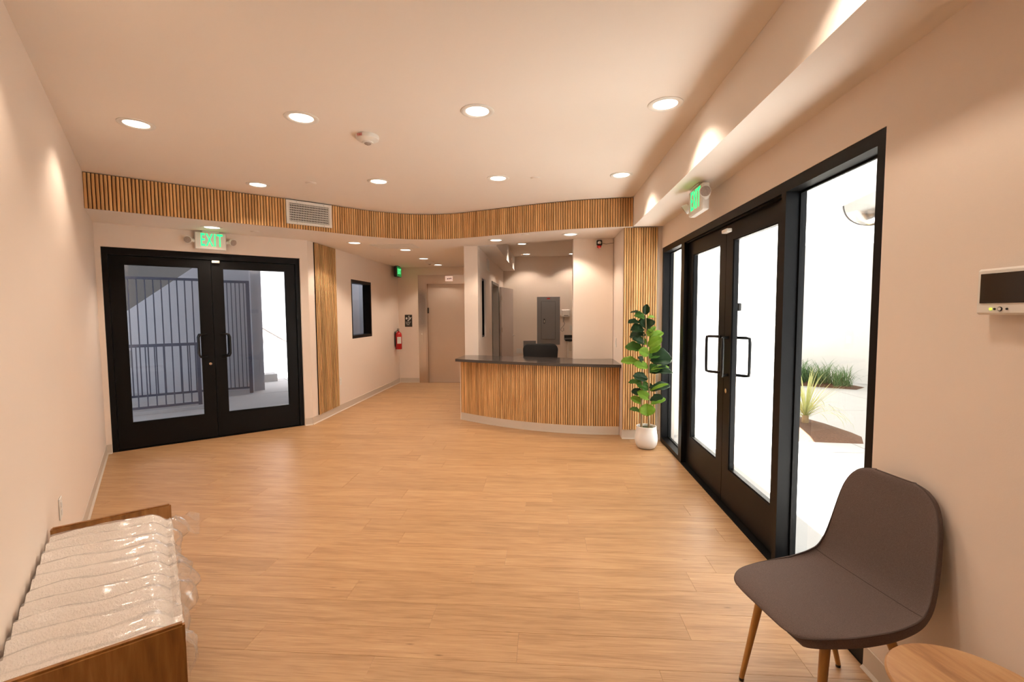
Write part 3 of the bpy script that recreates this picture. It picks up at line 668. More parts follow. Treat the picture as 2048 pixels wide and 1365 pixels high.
B('grille_frame', M['white'], vt, (-.17,.17,-.008,-.001,-.10,.10), bev=.002)
for i in range(6): B('louver', M['paper'], vt, (-.15,.15,-.012,-.0082,-.085+.028*i,-.073+.028*i))

# ------------------------------------------------------------------ reception counter
rc = thing('reception_counter', 'curved reception desk with fluted oak front and dark top', 'reception desk')
CF = [(-1.179,6.35),(-.887,6.172),(-.596,6.005),(-.257,5.838),(.062,5.717),(.369,5.66),(.673,5.64),(.903,5.645)]
import numpy as np
_c = np.polyfit([p[0] for p in CF],[p[1] for p in CF],2)
CF = [(-1.179+2.082*i/24, float(np.polyval(_c,-1.179+2.082*i/24))) for i in range(25)]
cf = resample(CF, .0285)
slat_row(rc, cf, .10, .735, .014)
def offs(pts, d):
    o = []
    for i,p in enumerate(pts):
        a = pts[max(i-1,0)]; b = pts[min(i+1,len(pts)-1)]; t = (b-a).normalized(); o.append(p + Vector((-t.y,t.x))*d)
    return o
fr = cf[::3]+([cf[-1]] if (len(cf)-1)%3 else [])
bm = new(); inner = offs(fr, .05); prism(bm, [tuple(p) for p in fr]+[tuple(p) for p in inner[::-1]], .0005, .838); obj('front_panel', bm, M['backing'], rc)
bm = new(); oa = offs(fr, -.014); ob = offs(fr,-.0005); prism(bm, [tuple(p) for p in oa]+[tuple(p) for p in ob[::-1]], .004, .102)
oa2 = offs(fr,-.024); prism(bm, [tuple(p) for p in oa2]+[tuple(p) for p in ob[::-1]], .0005, .009)
for v in bm.verts:
    if v.co.x > .9 and v.co.y < 5.7: v.co.x = .9
obj('base_skirt', bm, M['base'], rc)
B('side_panel', M['wall'], rc, (-1.186,-1.150,6.345,6.695,.0005,.838))
_t = np.polyfit([-1.21,-.578,.061,.537,.915],[6.144,5.883,5.649,5.545,5.505],2)
bm = new(); tp = [(-1.215+2.117*i/30, float(np.polyval(_t,-1.215+2.117*i/30))) for i in range(31)]
prism(bm, tp+[(.902,6.195),(.375,6.195),(.375,6.295),(-.97,6.69),(-1.175,6.695)], .840, .875); obj('worktop', bm, M['quartz'], rc)

# office chair behind the desk
oc = thing('office_chair', 'black office chair with its back showing over the desk', 'chair', (-.07,7.12,0), 0)
bm = new()
n=14; ring0=[];ring1=[]
rr = .09; W_,H0,H1 = .27,.60,1.015
pts=[(-W_*.92,H0),(W_*.92,H0)]
for i in range(7): a=i/6*PI/2; pts.append((W_-rr+rr*math.cos(a), H1-rr+rr*math.sin(a)))
for i in range(7): a=PI/2+i/6*PI/2; pts.append((-W_+rr+rr*math.cos(a), H1-rr+rr*math.sin(a)))
prism_y(bm, pts, -.03, .035); bmesh.ops.bevel(bm, geom=[e for e in bm.edges], offset=.018, segments=3, affect='EDGES', profile=.6)
obj('backrest', bm, M['chairblack'], oc, smooth=True)
B('seat', M['chairblack'], oc, (-.26,.26,.02,.50,.44,.53), bev=.03)
bm = new(); tube(bm, [(0,.02,.47),(0,-.02,.55),(0,-.01,.66)], .02, 8); obj('back_bracket', bm, M['darkplastic'], oc)
bm = new(); tube(bm, [(0,.25,.10),(0,.25,.44)], .028, 12); obj('gas_column', bm, M['chrome'], oc, smooth=True)
for k in range(5):
    a = 2*PI*k/5; bm = new(); tube(bm, [(0,.25,.11),(.30*math.cos(a),.25+.30*math.sin(a),.075)], .022, 8, .014); l = obj('base_leg', bm, M['darkplastic'], oc, smooth=True)
    bm = new(); tube(bm, [(.30*math.cos(a)-.012,.25+.30*math.sin(a),.03),(.30*math.cos(a)+.012,.25+.30*math.sin(a),.03)], .03, 12); obj('caster', bm, M['darkplastic'], l, smooth=True)

# far wall of the back room
ep = thing('breaker_cabinet', 'tall grey electrical panel on the far wall above the office chair', 'electrical panel', (0,YB,0))
B('cabinet_trim', M['grey'], ep, (-.185,.35,-.012,-.001,.735,1.858), bev=.002)
B('gap_shade_plate', M['darkplastic'], ep, (-.088,.243,-.0135,-.0121,.862,1.752))  # dark plate added to paint the shade in the gap round the door
pd = B('panel_door', M['grey'], ep, (-.083,.238,-.020,-.0136,.867,1.747), bev=.003)
B('latch_recess', M['darkplastic'], pd, (-.032,.0,-.0225,-.0201,1.235,1.345)); B('latch', M['chrome'], pd, (-.023,-.009,-.027,-.0226,1.255,1.315))
B('warning_label', M['redtext'], ep, (.047,.118,-.0135,-.0122,1.803,1.833))
g2 = thing('electrical_box', 'low grey box cover on the far wall behind the office chair', 'electrical box', (0,YB,0))
B('cover', M['grey'], g2, (-.508,-.212,-.010,-.001,.48,.83), bev=.002)
B('cover_lip', M['grey'], g2, (-.49,-.23,-.014,-.0105,.50,.81))
rt = thing('wall_router', 'white rounded network box with cable beside the grey panel', 'network box', (0,YB,0))
B('housing', M['white'], rt, (.385,.585,-.045,-.001,1.385,1.56), bev=.02)
B('mounting_bracket', M['white'], rt, (.352,.384,-.03,-.001,1.42,1.57), bev=.004)
B('port_slot', M['darkplastic'], rt, (.44,.54,-.0465,-.0452,1.418,1.428))
cur = new(); tube(cur, [(.44,-.02,1.385),(.43,-.02,1.28),(.46,-.02,1.24),(.44,-.02,1.19),(.385,-.022,1.13),(.37,-.02,1.08),(.40,-.02,1.05),(.44,-.02,1.07),(.43,-.02,1.13)], .006, 6); obj('cable', cur, M['doorgrey'], rt, smooth=True)
kb = thing('base_cabinet', 'white base cabinet with black countertop in the back room', 'cabinet', (0,0,0))
B('carcass', M['white'], kb, (.52,1.33,10.25,YB-.002,.0005,.86))
for i in range(2): B('drawer_front', M['white'], kb, (.525+.405*i,.92+.405*i,10.23,10.249,.66,.85), bev=.003); B('cabinet_door', M['white'], kb, (.525+.405*i,.92+.405*i,10.23,10.249,.10,.65), bev=.003)
B('countertop', M['darkplastic'], kb, (.45,1.33,10.20,YB-.002,.861,.90)); B('backsplash', M['darkplastic'], kb, (.45,1.33,YB-.022,YB-.002,.901,.965))
sn = thing('alarm_sounder', 'black and red alarm sounder high on the bright wall stub', 'alarm', (.712,6.20,2.40))
B('back_plate', M['white'], sn, (-.052,.04,-.014,-.001,-.055,.045), bev=.006)
B('horn', M['darkplastic'], sn, (-.036,.036,-.045,-.0145,-.034,.040), bev=.010)
bm = new(); lathe(bm, [(0,.012),(.012,.012),(.022,.002),(.022,0),(0,0)], 20); o = obj('speaker_cone', bm, M['chrome'], sn, (0,-.0455,.003), smooth=True); o.rotation_euler = (PI/2,0,0)
bm = new(); lathe(bm, [(0,-.07),(.012,-.068),(.026,-.058),(.030,-.04),(.030,-.036),(0,-.036)], 20); obj('beacon', bm, M['redlens'], sn, (-.002,-.03,0), smooth=True)
bm = new(); tube(bm, [(.036,-.02,0),(.09,-.012,-.012),(.14,-.01,-.002),(.186,-.008,.003)], .0025, 6); obj('cable', bm, M['darkplastic'], sn)

# thermostat tablet on right wall
th = thing('wall_thermostat', 'white wall mounted control tablet with dark screen on the right', 'thermostat', (XR,1.493,1.485), -PI/2)
B('housing', M['white'], th, (0,.30,-.040,-.018,0,.135), bev=.006)
B('screen', M['screen'], th, (.016,.25,-.0425,-.0405,.034,.120))
B('wall_mount', M['white'], th, (.05,.25,-.0175,-.001,.02,.115), bev=.003)
for x,m_,r in ((.050,'led',.0035),(.062,'darkplastic',.003),(.078,'darkplastic',.0065),(.098,'darkplastic',.003)):
    bm = new(); tube(bm, [(x,-.0425,.017),(x,-.0402,.017)], r, 12); obj('button', bm, M[m_], th)
bm = new(); tube(bm, [(.078,-.0432,.017),(.078,-.0426,.017)], .0048, 12); obj('button_cap', bm, M['white'], th)

# ------------------------------------------------------------------ potted fiddle leaf plant
pp = thing('potted_plant', 'tall fiddle leaf plant in a white pot beside the storefront', 'plant', (1.112,5.10,0))
bm = new(); lathe(bm, [(0,.001),(.075,.001),(.095,.012),(.114,.045),(.122,.09),(.120,.13),(.112,.18),(.106,.238),(.108,.244),(.103,.246),(.098,.240),(.100,.21),(0,.21)], 48); pot = obj('pot', bm, M['whitepot'], pp, smooth=True)
bm = new(); lathe(bm, [(.0985,.205),(.085,.222),(.04,.226),(0,.224)], 24); obj('moss', bm, M['soil'], pp, smooth=True)
C0 = Vector((0,0,1.5))
def ray(px, py): return _f + (px-1024)/FPX*_r2 - (py-682.5)/FPX*_u2
def at_y(cx_, cy_, y):     # measured plant outline in metres at depth y, relative to the pot
    d = ray(1230+cx_/4.27, 590+cy_/4.27); q = C0 + d*(y/d.y); return q - Vector((1.112,5.10,0))
for pts in ([(225,1150),(226,1000),(230,850),(232,700),(235,560),(240,430),(246,330)], [(290,1160),(285,1000),(292,850),(290,700),(284,560),(276,440),(266,300),(262,180)]):
    bm = new(); P_ = [at_y(x,y,5.10) for x,y in pts]; P_[0].z = .20; tube(bm, P_, .013, 10, .006); obj('stem', bm, M['stem'], pp, smooth=True)
def leaf(b, t, wpx, m, face, db=0, dt=0, cup=.42):
    """b,t: base and tip; face: -1 seen from above .. 1 seen from the front"""
    p0 = at_y(b[0],b[1],5.10+db); p1 = at_y(t[0],t[1],5.10+dt); ax = p1-p0; ln = ax.length; ax.normalize()
    view = Vector((-.2,-1,.12)).normalized(); upv = Vector((0,-.35,1)).normalized()
    nrm = (view*max(0,face)+upv*(1-max(0,face))); nrm = (nrm-ax*nrm.dot(ax)).normalized(); sd_ = ax.cross(nrm)
    hw = wpx*1.295e-3/2*1.38; 
    if face < .5: hw *= 1.35
    bm = new(); N = 10; rows = []
    for i in range(N+1):
        u = i/N; wf = math.sin(PI*min(1,u*.9+.06))**.75*(.72+.40*u) if u < 1 else .02
        if u == 0: wf = .06
        bend = -.10*ln*u*u*(1-face)+.05*ln*math.sin(PI*u)
        c = p0 + ax*ln*u + nrm*bend; r_ = []
        for k in range(-3,4):
            s = k/3; wav = .10*math.sin(u*15+k*1.7+wpx)*hw
            r_.append(bm.verts.new(c + sd_*hw*wf*s + nrm*(cup*hw*abs(s)**1.4*wf + wav*abs(s) - (.06*hw if k == 0 else 0))))
        rows.append(r_)
    for a,b_ in zip(rows, rows[1:]):
        for k in range(6): bm.faces.new([a[k],a[k+1],b_[k+1],b_[k]])
    o = obj('leaf', bm, M[m], pp, smooth=True)
    md = o.modifiers.new('thickness', 'SOLIDIFY'); md.thickness = .0012; md.offset = 0
    return o
LV = [((262,170),(270,80),48,'leafdark',.8),((230,160),(130,145),26,'leafdark',.1),((258,200),(165,175),50,'leafmid',.4),((280,200),(345,188),26,'leafbacklit',.3),
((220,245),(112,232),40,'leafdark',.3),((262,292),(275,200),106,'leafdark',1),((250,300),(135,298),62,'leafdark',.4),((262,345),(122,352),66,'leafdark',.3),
((255,420),(150,372),64,'leafdark',.5),((300,330),(345,268),24,'leafbacklit',.4),((270,350),(330,300),48,'leafbacklit',.8),((290,385),(413,315),58,'leafbacklit',.5),
((278,440),(402,368),70,'leafbacklit',.8),((285,425),(185,375),50,'leafbacklit',.6),((292,495),(388,430),56,'leafbacklit',.7),((240,475),(85,440),62,'leafmid',.4),
((290,510),(200,472),66,'leafbacklit',.8),((285,540),(385,498),62,'leafmid',.6),((300,565),(487,545),104,'leafdark',.45),((205,585),(50,563),52,'leafbacklit',.4),
((285,622),(155,590),62,'leafbacklit',.6),((283,662),(380,615),56,'leafmid',.4),((300,668),(493,655),66,'leafdark',.2),((305,645),(465,608),30,'leafbacklit',.2),
((278,722),(155,693),66,'leafdark',.6),((282,762),(115,742),40,'leafmid',.3),((290,815),(185,760),54,'leafmid',.4),((296,822),(472,768),54,'leafdark',.35),((294,825),(455,755),22,'leafbacklit',.3),
((245,862),(140,818),46,'leafdark',.4),((298,890),(190,828),62,'leafbacklit',.7),((238,937),(135,873),52,'leafbacklit',.5),((270,930),(278,1038),104,'leafbacklit',1),
((305,935),(433,885),48,'leafbacklit',.5),((300,905),(412,872),44,'leafdark',.3),((215,1003),(125,971),34,'leafmid',.2),((240,575),(198,530),38,'leafdark',.6),
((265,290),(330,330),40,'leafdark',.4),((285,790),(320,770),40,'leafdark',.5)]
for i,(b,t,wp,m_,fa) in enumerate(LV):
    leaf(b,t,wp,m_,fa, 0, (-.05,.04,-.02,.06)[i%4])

# ------------------------------------------------------------------ shell chair
ch = thing('shell_chair', 'grey upholstered shell chair with amber wooden legs by the storefront', 'chair', (1.02,1.702,0), -4.500)
# local: +y forward, x to the chair's right ; profile (y, z, halfwidth, side lift)
PR = [(.258,.430,.085,0),(.262,.442,.130,0),(.246,.456,.172,.0),(.20,.468,.202,.002),(.12,.470,.220,.006),(.04,.466,.227,.014),(-.04,.463,.229,.022),(-.10,.465,.228,.030),(-.145,.472,.226,.036),
      (-.176,.490,.223,.036),(-.196,.525,.219,.030),(-.208,.575,.213,.022),(-.218,.64,.206,.016),(-.226,.70,.199,.012),(-.234,.76,.190,.009),(-.242,.81,.177,.007),(-.248,.852,.154,.004),(-.252,.880,.118,.002),(-.254,.893,.075,0)]
def cat(rows, n):
    out = []
    for i in range(len(rows)-1):
        p = [rows[max(i-1,0)],rows[i],rows[i+1],rows[min(i+2,len(rows)-1)]]
        for k in range(n):
            t = k/n; out.append(tuple(.5*((2*p[1][c])+(-p[0][c]+p[2][c])*t+(2*p[0][c]-5*p[1][c]+4*p[2][c]-p[3][c])*t*t+(-p[0][c]+3*p[1][c]-3*p[2][c]+p[3][c])*t**3) for c in range(4)))
    out.append(rows[-1]); return out
PF = cat(PR, 4)
KS = 28
def spt(j, s, dn=0):
    y,z,hw,li = PF[j]; a = PF[max(j-1,0)]; b = PF[min(j+1,len(PF)-1)]
    tg = Vector((0,b[0]-a[0],b[1]-a[1])).normalized(); nr = Vector((0, tg.z, -tg.y))
    e = min(j, len(PF)-1-j)/5; tap = min(1,e)**.5
    x = hw*math.sin(PI/2*s)
    return Vector((x,y,z)) + nr*(li*1.2*abs(s)**3 - .010*abs(s)**7 - .008*(1-tap)) - nr*dn
JC = 9*4
def shell(name, j0, j1, m, th_):
    bm = new(); tops = []; bots = []
    for j in range(j0, j1+1):
        e = min(1,(min(j, len(PF)-1-j))/4)**.6; tt = th_ + (.030-th_)*max(0,min(1,(j-(JC-16))/16))
        tops.append([bm.verts.new(spt(j, k/(KS/2))) for k in range(-KS//2,KS//2+1)])
        bots.append([bm.verts.new(spt(j, k/(KS/2)*.985, tt*(.35+.65*e)*(1-.45*abs(k/(KS/2))**8))) for k in range(-KS//2,KS//2+1)])
    n = len(tops)
    for i in range(n-1):
        for k in range(KS):
            bm.faces.new([tops[i][k],tops[i][k+1],tops[i+1][k+1],tops[i+1][k]]); bm.faces.new([bots[i][k],bots[i+1][k],bots[i+1][k+1],bots[i][k+1]])
        bm.faces.new([tops[i][0],tops[i+1][0],bots[i+1][0],bots[i][0]]); bm.faces.new([tops[i][KS],bots[i][KS],bots[i+1][KS],tops[i+1][KS]])
    for k in range(KS):
        bm.faces.new([tops[0][k],bots[0][k],bots[0][k+1],tops[0][k+1]]); bm.faces.new([tops[-1][k],tops[-1][k+1],bots[-1][k+1],bots[-1][k]])
    return obj(name, bm, M[m], ch, smooth=True)
JC = 9*4
shell('seat', 0, JC, 'fabric', .050); shell('backrest', JC, len(PF)-1, 'fabric', .030)
bm = new(); rim = [spt(0,k/10) for k in range(-10,11)] + [spt(j,1) for j in range(1,len(PF)-1)] + [spt(len(PF)-1,-k/10) for k in range(-10,11)] + [spt(j,-1) for j in range(len(PF)-2,0,-1)]
rim.append(rim[0]); tube(bm, [p+Vector((0,0,0)) for p in rim], .0032, 6, caps=False); obj('piping', bm, M['piping'], ch, smooth=True)
bm = new(); tube(bm, [spt(JC,k/14*.98)+Vector((0,.0005,.0005)) for k in range(-14,15)], .0016, 6); obj('seam', bm, M['piping'], ch, smooth=True)
legs = [((-.150,.130,.425),(-.190,.190,.012)),((.150,.130,.425),(.190,.188,.012)),((-.140,-.105,.420),(-.195,-.258,.012)),((.140,-.105,.420),(.195,-.258,.012))]
for a,b in legs:
    bm = new(); tube(bm, [a,b], .0165, 14, .0095); l = obj('leg', bm, M['leg'], ch, smooth=True)
    bm = new(); tube(bm, [b,(b[0],b[1],.0008)], .0100, 12, .0095); obj('foot_cap', bm, M['darkplastic'], l, smooth=True)
B('under_frame', M['darkplastic'], ch, (-.13,.13,-.10,.12,.395,.412), bev=.004)

# side table
st_ = thing('side_table', 'round oak side table at the lower right corner', 'table', (1.125,1.225,0), .3)
bm = new(); lathe(bm, [(0,.474),(.172,.474),(.185,.480),(.190,.488),(.190,.494),(.186,.499),(.178,.500),(0,.500)], 64); obj('tabletop', bm, M['table'], st_, smooth=True)
for k in range(3):
    a = 2*PI*k/3+.4; bm = new(); tube(bm, [(.10*math.cos(a),.10*math.sin(a),.473),(.16*math.cos(a),.16*math.sin(a),.001)], .014, 12, .010); obj('leg', bm, M['table'], st_, smooth=True)

# ------------------------------------------------------------------ bench with wrapped cushion
q0 = L0 + Ld*((Vector((-2.33,1.95))-L0).dot(Ld)) + Ln*.012
bn = thing('wooden_bench', 'oak bench with tall end boards along the left wall', 'bench', (q0.x,q0.y,0), LAng)
BL, BD, BH, BT = 1.225, .455, .50, .028      # local x along wall toward the camera, y into the room
def end_board(x0, x1):
    bm = new(); box(bm, x0,x1,0,BD,.001,BH)
    bmesh.ops.bevel(bm, geom=[e for e in bm.edges if all(abs(v.co.z-BH) < 1e-4 for v in e.verts) or all(abs(v.co.y-BD) < 1e-4 for v in e.verts)], offset=.007, segments=2, affect='EDGES')
    return obj('end_board', bm, M['bench'], bn)
end_board(0,BT); end_board(BL-BT,BL)
B('seat_board', M['bench'], bn, (BT,BL-BT,.01,BD-.03,.33,.36)); B('front_rail', M['bench'], bn, (BT,BL-BT,BD-.05,BD-.03,.25,.33)); B('back_rail', M['bench'], bn, (BT,BL-BT,.01,.03,.25,.33))
cs = thing('wrapped_cushion', 'channelled bench cushion wrapped in foam and clear plastic', 'cushion', (q0.x,q0.y,0), LAng)
X0c, X1c, NR = BT+.004, BL-BT-.004, 11
def top_z(x,y):
    u = (x-X0c)/(X1c-X0c)*NR + .18*math.sin(y*7+1.3) + .1*math.sin(y*19)
    r = .5-.5*math.cos(2*PI*u)
    e = min(1, (y-.0)/.04, 1) ; f_ = max(0,(y-.36)/.09)
    return .444+.032*r*(.75+.25*math.sin(y*5+u)) + .012*math.sin(x*5+y*3) - .07*f_*f_
bm = new(); NX, NY = 176, 34; G = []
for i in range(NX+1):
    x = X0c+(X1c-X0c)*i/NX; rowv = []
    for j in range(NY+1):
        y = .004+.426*j/NY; wob = random.uniform(-.0008,.0008); rowv.append(bm.verts.new((x,y,top_z(x,y)+wob)))
    for zz,yy in ((.43,.447),(.40,.452),(.37,.450),(.362,.44)): rowv.append(bm.verts.new((x,yy+.006*abs(math.sin(PI*(x-X0c)/(X1c-X0c)*NR)),zz-.0+(-.05 if zz==.43 else -.0)*0)))
    rowv.append(bm.verts.new((x,.02,.362))); rowv.append(bm.verts.new((x,.004,.40))); G.append(rowv)
m_ = len(G[0])
for a,b in zip(G,G[1:]):
    for j in range(m_): bm.faces.new([a[j],b[j],b[(j+1)%m_],a[(j+1)%m_]])
bm.faces.new(G[0]); bm.faces.new(G[-1][::-1])
obj('foam_padding', bm, M['foam'], cs, smooth=True)
bm = new(); G = []; rnd = random.Random(3)
NX = 120; path = [(0,0)]
for i in range(NX+1):
    x = X0c+.002+(X1c-X0c-.004)*i/NX; rowv = []
    for j in range(40):
        if j <= 24:
            y = .006+.42*j/24; z = max(top_z(x,y)+.005, top_z(x,y)*.6+.40*(.474 if y < .36 else .474-.07*((y-.36)/.09)**2))+.003*math.sin(x*31+y*23)+rnd.uniform(0,.003)
        else:
            k = (j-25)/14; bul = .062+.03*math.sin(x*9+2)+.012*math.sin(x*41)
            y = .432+bul*math.sin(PI*min(1,k*.95+.12)); z = .425-.16*k+.010*math.sin(x*33+k*7)+rnd.uniform(-.004,.004); y += rnd.uniform(-.004,.004)
            y = max(y,.4635 if z < .35 else .455)
        rowv.append(bm.verts.new((x,y,z)))
    G.append(rowv)
for a,b in zip(G,G[1:]):
    for j in range(39): bm.faces.new([a[j],b[j],b[j+1],a[j+1]])
# loose twisted corner of the film by the far end board
c0 = Vector((.05,.47,.43)); fan = []
for j in range(7):
    a = -.5+j/6*1.0; fan.append([c0+Vector((.01*k+.02*math.sin(k*2+j), .020*k, .012*math.sin(j*2.1+k)+.014*math.sin(a*5)*k-.010*k)) + Vector((a*.035*(1+k*.3),0,a*.02)) for k in range(6)])
fv = [[bm.verts.new(p) for p in r] for r in fan]
for a,b in zip(fv,fv[1:]):
    for k in range(5): bm.faces.new([a[k],b[k],b[k+1],a[k+1]])
obj('plastic_wrap', bm, M['wrap'], cs, smooth=True)

# ------------------------------------------------------------------ exterior: left court (door-wall coordinates)
def dthing(name, lab, cat, kind=None, group=None): return thing(name, lab, cat, (DA.x,DA.y,0), DAng, group, kind)
pv = dthing('pavement', 'grey concrete slabs of the court outside the left door', 'pavement', 'structure')
for i in range(-3,5):
    for j in range(0,6):
        B('slab', M['concrete'], pv, (i*1.5-.3+.006,(i+1)*1.5-.306,.18+j*1.5,.18+(j+1)*1.5-.012,-.10,-.004))
B('slab_bed', M['grey'], pv, (-5,6,.17,9.3,-.14,-.101))
cw = dthing('wall_court', 'grey stucco stair wall across the left court', 'wall', 'structure')
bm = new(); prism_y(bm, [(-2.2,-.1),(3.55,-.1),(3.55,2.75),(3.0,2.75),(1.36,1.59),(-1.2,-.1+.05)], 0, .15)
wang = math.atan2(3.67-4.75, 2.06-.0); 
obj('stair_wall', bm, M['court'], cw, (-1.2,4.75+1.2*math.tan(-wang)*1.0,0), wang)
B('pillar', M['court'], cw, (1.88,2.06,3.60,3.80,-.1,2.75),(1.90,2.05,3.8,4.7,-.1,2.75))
B('recess_shade_panel', M['shadeblack'], cw, (-3.2,1.9,5.6,5.7,-.1,2.75))  # black sheet in place of the shade behind the stair wall
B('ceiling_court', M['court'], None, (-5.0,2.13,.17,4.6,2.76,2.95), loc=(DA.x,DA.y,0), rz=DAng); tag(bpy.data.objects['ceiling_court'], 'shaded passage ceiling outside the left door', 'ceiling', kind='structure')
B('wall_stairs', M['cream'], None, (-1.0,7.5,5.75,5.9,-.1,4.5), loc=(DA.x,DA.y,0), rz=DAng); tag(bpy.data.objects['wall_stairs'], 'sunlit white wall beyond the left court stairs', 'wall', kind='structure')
sr = dthing('concrete_steps', 'concrete steps in front of the sunlit wall beyond the left door', 'stairs')
for i in range(5): B('step', M['concrete'], sr, (.6-.30*i+.0,2.50-.28*i,4.75,5.70,-.003+.165*i,.16+.165*i))
hr = dthing('handrail', 'sloping grey handrail on the sunlit wall beyond the left door', 'handrail')
bm = new(); tube(bm, [(1.75,5.66,1.58),(2.35,5.66,1.175),(2.86,5.66,.83),(3.0,5.66,.83)], .02, 10); obj('rail', bm, M['steel'], hr, smooth=True)
for x,z in ((2.0,1.40),(2.75,.90)):
    bm = new(); tube(bm, [(x,5.66,z),(x,5.75,z-.05)], .010, 8); obj('rail_bracket', bm, M['steel'], hr)
def railing(lab, p0, p1, top, bot, spacing, post, r, cat='railing', name='iron_railing', grp=None, posts=(0,1)):
    a = Vector(D(*p0)); b = Vector(D(*p1)); L_ = (b-a).length
    t = thing(name, lab, cat, (a.x,a.y,0), math.atan2((b-a).y,(b-a).x), grp)
    B('top_rail', M['iron'], t, (0,L_,-.022,.022,top-.045,top)); B('bottom_rail', M['iron'], t, (0,L_,-.015,.015,bot-.035,bot))
    n = int(L_/spacing); me = None
    for i in range(1,n):
        x = L_*i/n
        if me is None: o = B('picket', M['iron'], t, (-r,r,-r,r,bot,top-.045), loc=(x,0,0)); me = o
        else: link_copy(me, t, (x,0,0))
    for e in posts: B('post', M['iron'], t, (e*L_-post,e*L_+post,-post,post,-.003,top))
    return t
railing('low iron guard rail just outside the left double door', (-1.6,2.34), (.93,2.34), 1.05, .10, .11, .026, .008)
railing('tall iron fence behind the low guard rail in the court', (-1.6,3.50), (1.28,3.50), 2.14, .12, .11, .026, .009)
railing('tall iron gate beside the court pillar', (1.34,3.46), (1.80,3.40), 2.12, .12, .058, .03, .008, 'gate', 'iron_gate')
# curb under the low rail
B('curb', M['concrete'], None, (-2.5,1.2,2.2,2.42,-.003,.05), loc=(DA.x,DA.y,0), rz=DAng); tag(bpy.data.objects['curb'], 'low concrete curb under the iron guard rail', 'curb', kind='structure')

# ------------------------------------------------------------------ exterior: right courtyard
pv2 = thing('pavement', 'sunlit concrete paving outside the right storefront', 'pavement', kind='structure')
for i in range(4):
    for j in range(6): B('slab', M['concrete'], pv2, (1.505+i*2.0,3.495+i*2.0,-1.5+j*2.2,.69+j*2.2,-.10,-.02))
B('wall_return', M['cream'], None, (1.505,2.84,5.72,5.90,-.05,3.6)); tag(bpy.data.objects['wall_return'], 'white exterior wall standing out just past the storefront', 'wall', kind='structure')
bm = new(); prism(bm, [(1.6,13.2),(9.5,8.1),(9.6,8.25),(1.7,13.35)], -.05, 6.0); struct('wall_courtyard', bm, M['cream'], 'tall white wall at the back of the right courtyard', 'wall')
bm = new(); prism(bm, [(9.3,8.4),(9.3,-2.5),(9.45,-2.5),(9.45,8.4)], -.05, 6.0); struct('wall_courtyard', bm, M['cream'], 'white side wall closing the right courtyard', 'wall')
bm = new(); prism(bm, [(1.505,1.0),(3.05,1.0),(3.55,7.4),(1.505,7.4)], 2.86, 3.0); bm.free()
cn = thing('canopy', 'cream roof with edge beam covering the far part of the courtyard', 'canopy')
ex = lambda y: 2.70+.16*(y-4.03)
bm = new(); prism(bm, [(ex(1.0),1.0),(ex(1.0)+.25,1.0),(ex(10.4)+.25,10.4),(ex(10.4),10.4)], 2.60, 3.36); obj('edge_beam', bm, M['cream'], cn)
bm = new(); prism(bm, [(ex(1.0)+.251,1.0),(9.2,1.0),(9.2,8.0),(5.6,10.4),(ex(10.4)+.251,10.4)], 3.30, 3.36); obj('roof_slab', bm, M['cream'], cn)
for x,y in ((ex(1.2)+.13,1.2),(ex(10.2)+.13,10.2)): B('canopy_post', M['cream'], cn, (x-.06,x+.06,y-.06,y+.06,-.02,2.60))
mr_ = thing('convex_mirror', 'round convex mirror hung behind the courtyard canopy beam', 'mirror', (4.10,6.2,2.87), -.75)
bm = new(); lathe(bm, [(0,.06),(.14,.055),(.25,.035),(.295,0),(.295,-.02),(0,-.02)], 48); o = obj('mirror_dome', bm, M['chrome'], mr_, smooth=True); o.rotation_euler = (PI/2+.1,0,0)
bm = new(); lathe(bm, [(.296,-.025),(.305,-.02),(.305,.010),(.296,.006)], 48); o = obj('rim', bm, M['grey'], mr_, smooth=True); o.rotation_euler = (PI/2+.1,0,0)
bm = new(); tube(bm, [(0,.03,0),(0,.06,.25),(0,.06,.428)], .015, 8); obj('hanger_arm', bm, M['grey'], mr_)
def mound(name, lab, poly, h):
    bm = new(); c = Vector((sum(p[0] for p in poly)/len(poly), sum(p[1] for p in poly)/len(poly))); rings = []
    for f_,z in ((1,0),(.85,h*.45),(.6,h*.8),(.3,h),(.0,h*1.02)):
        if f_ == 0: rings.append([bm.verts.new((c.x,c.y,z))]); continue
        rings.append([bm.verts.new((c.x+(p[0]-c.x)*f_, c.y+(p[1]-c.y)*f_, z + (random.uniform(-.006,.006) if f_ < 1 else 0))) for p in poly])
    n = len(poly)
    for a,b in zip(rings,rings[1:]):
        for k in range(n):
            if len(b) == 1: bm.faces.new([a[k],a[(k+1)%n],b[0]])
            else: bm.faces.new([a[k],a[(k+1)%n],b[(k+1)%n],b[k]])
    return tag(obj(name, bm, M['mulch'], None, (0,0,-.019), smooth=True), lab, 'mulch', kind='stuff')
mound('mulch_bed', 'brown mulch mound around the striped yucca', [(2.75,5.95),(2.95,5.50),(3.62,5.44),(3.80,5.75),(3.75,6.3),(3.55,7.0),(3.2,7.2),(2.9,6.9)], .07)
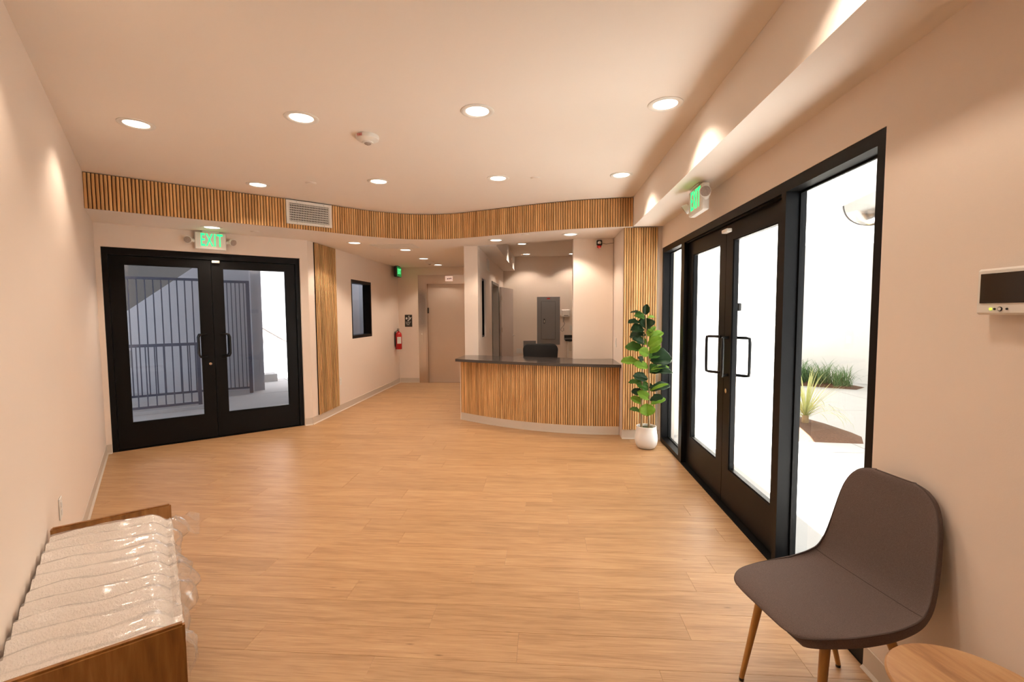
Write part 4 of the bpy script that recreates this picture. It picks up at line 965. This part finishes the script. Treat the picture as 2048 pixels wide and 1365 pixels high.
mound('mulch_bed', 'brown mulch strip under the green grasses by the courtyard wall', [(4.3,10.2),(5.2,9.65),(5.95,9.2),(6.3,9.5),(6.0,10.0),(5.0,10.65),(4.4,10.8)], .06)
def blade(bm, L_, w_, ang, el, droop, cx=0, cy=0, z=0):
    N = 7; d0 = Vector((math.cos(ang)*math.cos(el), math.sin(ang)*math.cos(el), math.sin(el))); p = Vector((cx,cy,z)); side_ = Vector((-math.sin(ang),math.cos(ang),0)); pr = None; e = el
    for i in range(N+1):
        u = i/N; ww = w_*(1-u)**.6*(.5+min(.5,u*3)); a = bm.verts.new(p-side_*ww); b = bm.verts.new(p+side_*ww)
        if pr: bm.faces.new([pr[0],pr[1],b,a])
        pr = (a,b); e = el - droop*u*u*1.6; p = p + Vector((math.cos(ang)*math.cos(e), math.sin(ang)*math.cos(e), math.sin(e)))*L_/N
yu = thing('yucca', 'yellow striped yucca in the mulch bed outside the near sidelight', 'plant', (3.36,6.15,.03))
bm = new(); tube(bm, [(0,0,0),(0,0,.06),(.005,0,.12)], .045, 10, .035); obj('trunk', bm, M['stem'], yu, smooth=True)
for i in range(76):
    el = random.uniform(.35,1.5); an = random.uniform(0,2*PI); dr = random.uniform(.1,.5) if el > .8 else random.uniform(1.0,1.6)
    bm = new(); blade(bm, random.uniform(.52,.74), random.uniform(.007,.011), an, el, dr, 0,0,random.uniform(.07,.14)); obj('blade', bm, M['yucca'], yu)
labs = ['green grass clump furthest left by the courtyard wall','second green grass clump in the far bed','middle green grass clump in the far bed','fourth green grass clump, taller upright blades','green grass clump at the right end of the far bed']
for i,(x,y,s) in enumerate(((4.65,10.30,1),(4.98,10.08,1),(5.27,9.90,1.05),(5.55,9.70,1.05),(5.83,9.50,.85))):
    t = thing('grass_clump', labs[i], 'grass', (x,y,.01), 0, 'grass clumps in the far bed'); bm = new()
    for k in range(170): blade(bm, random.uniform(.35,.66)*s, .007, random.uniform(0,2*PI), random.uniform(.8,1.5), random.uniform(.5,1.5), random.uniform(-.17,.17), random.uniform(-.12,.12))
    obj('blades', bm, M['grass'], t)['kind'] = 'stuff'
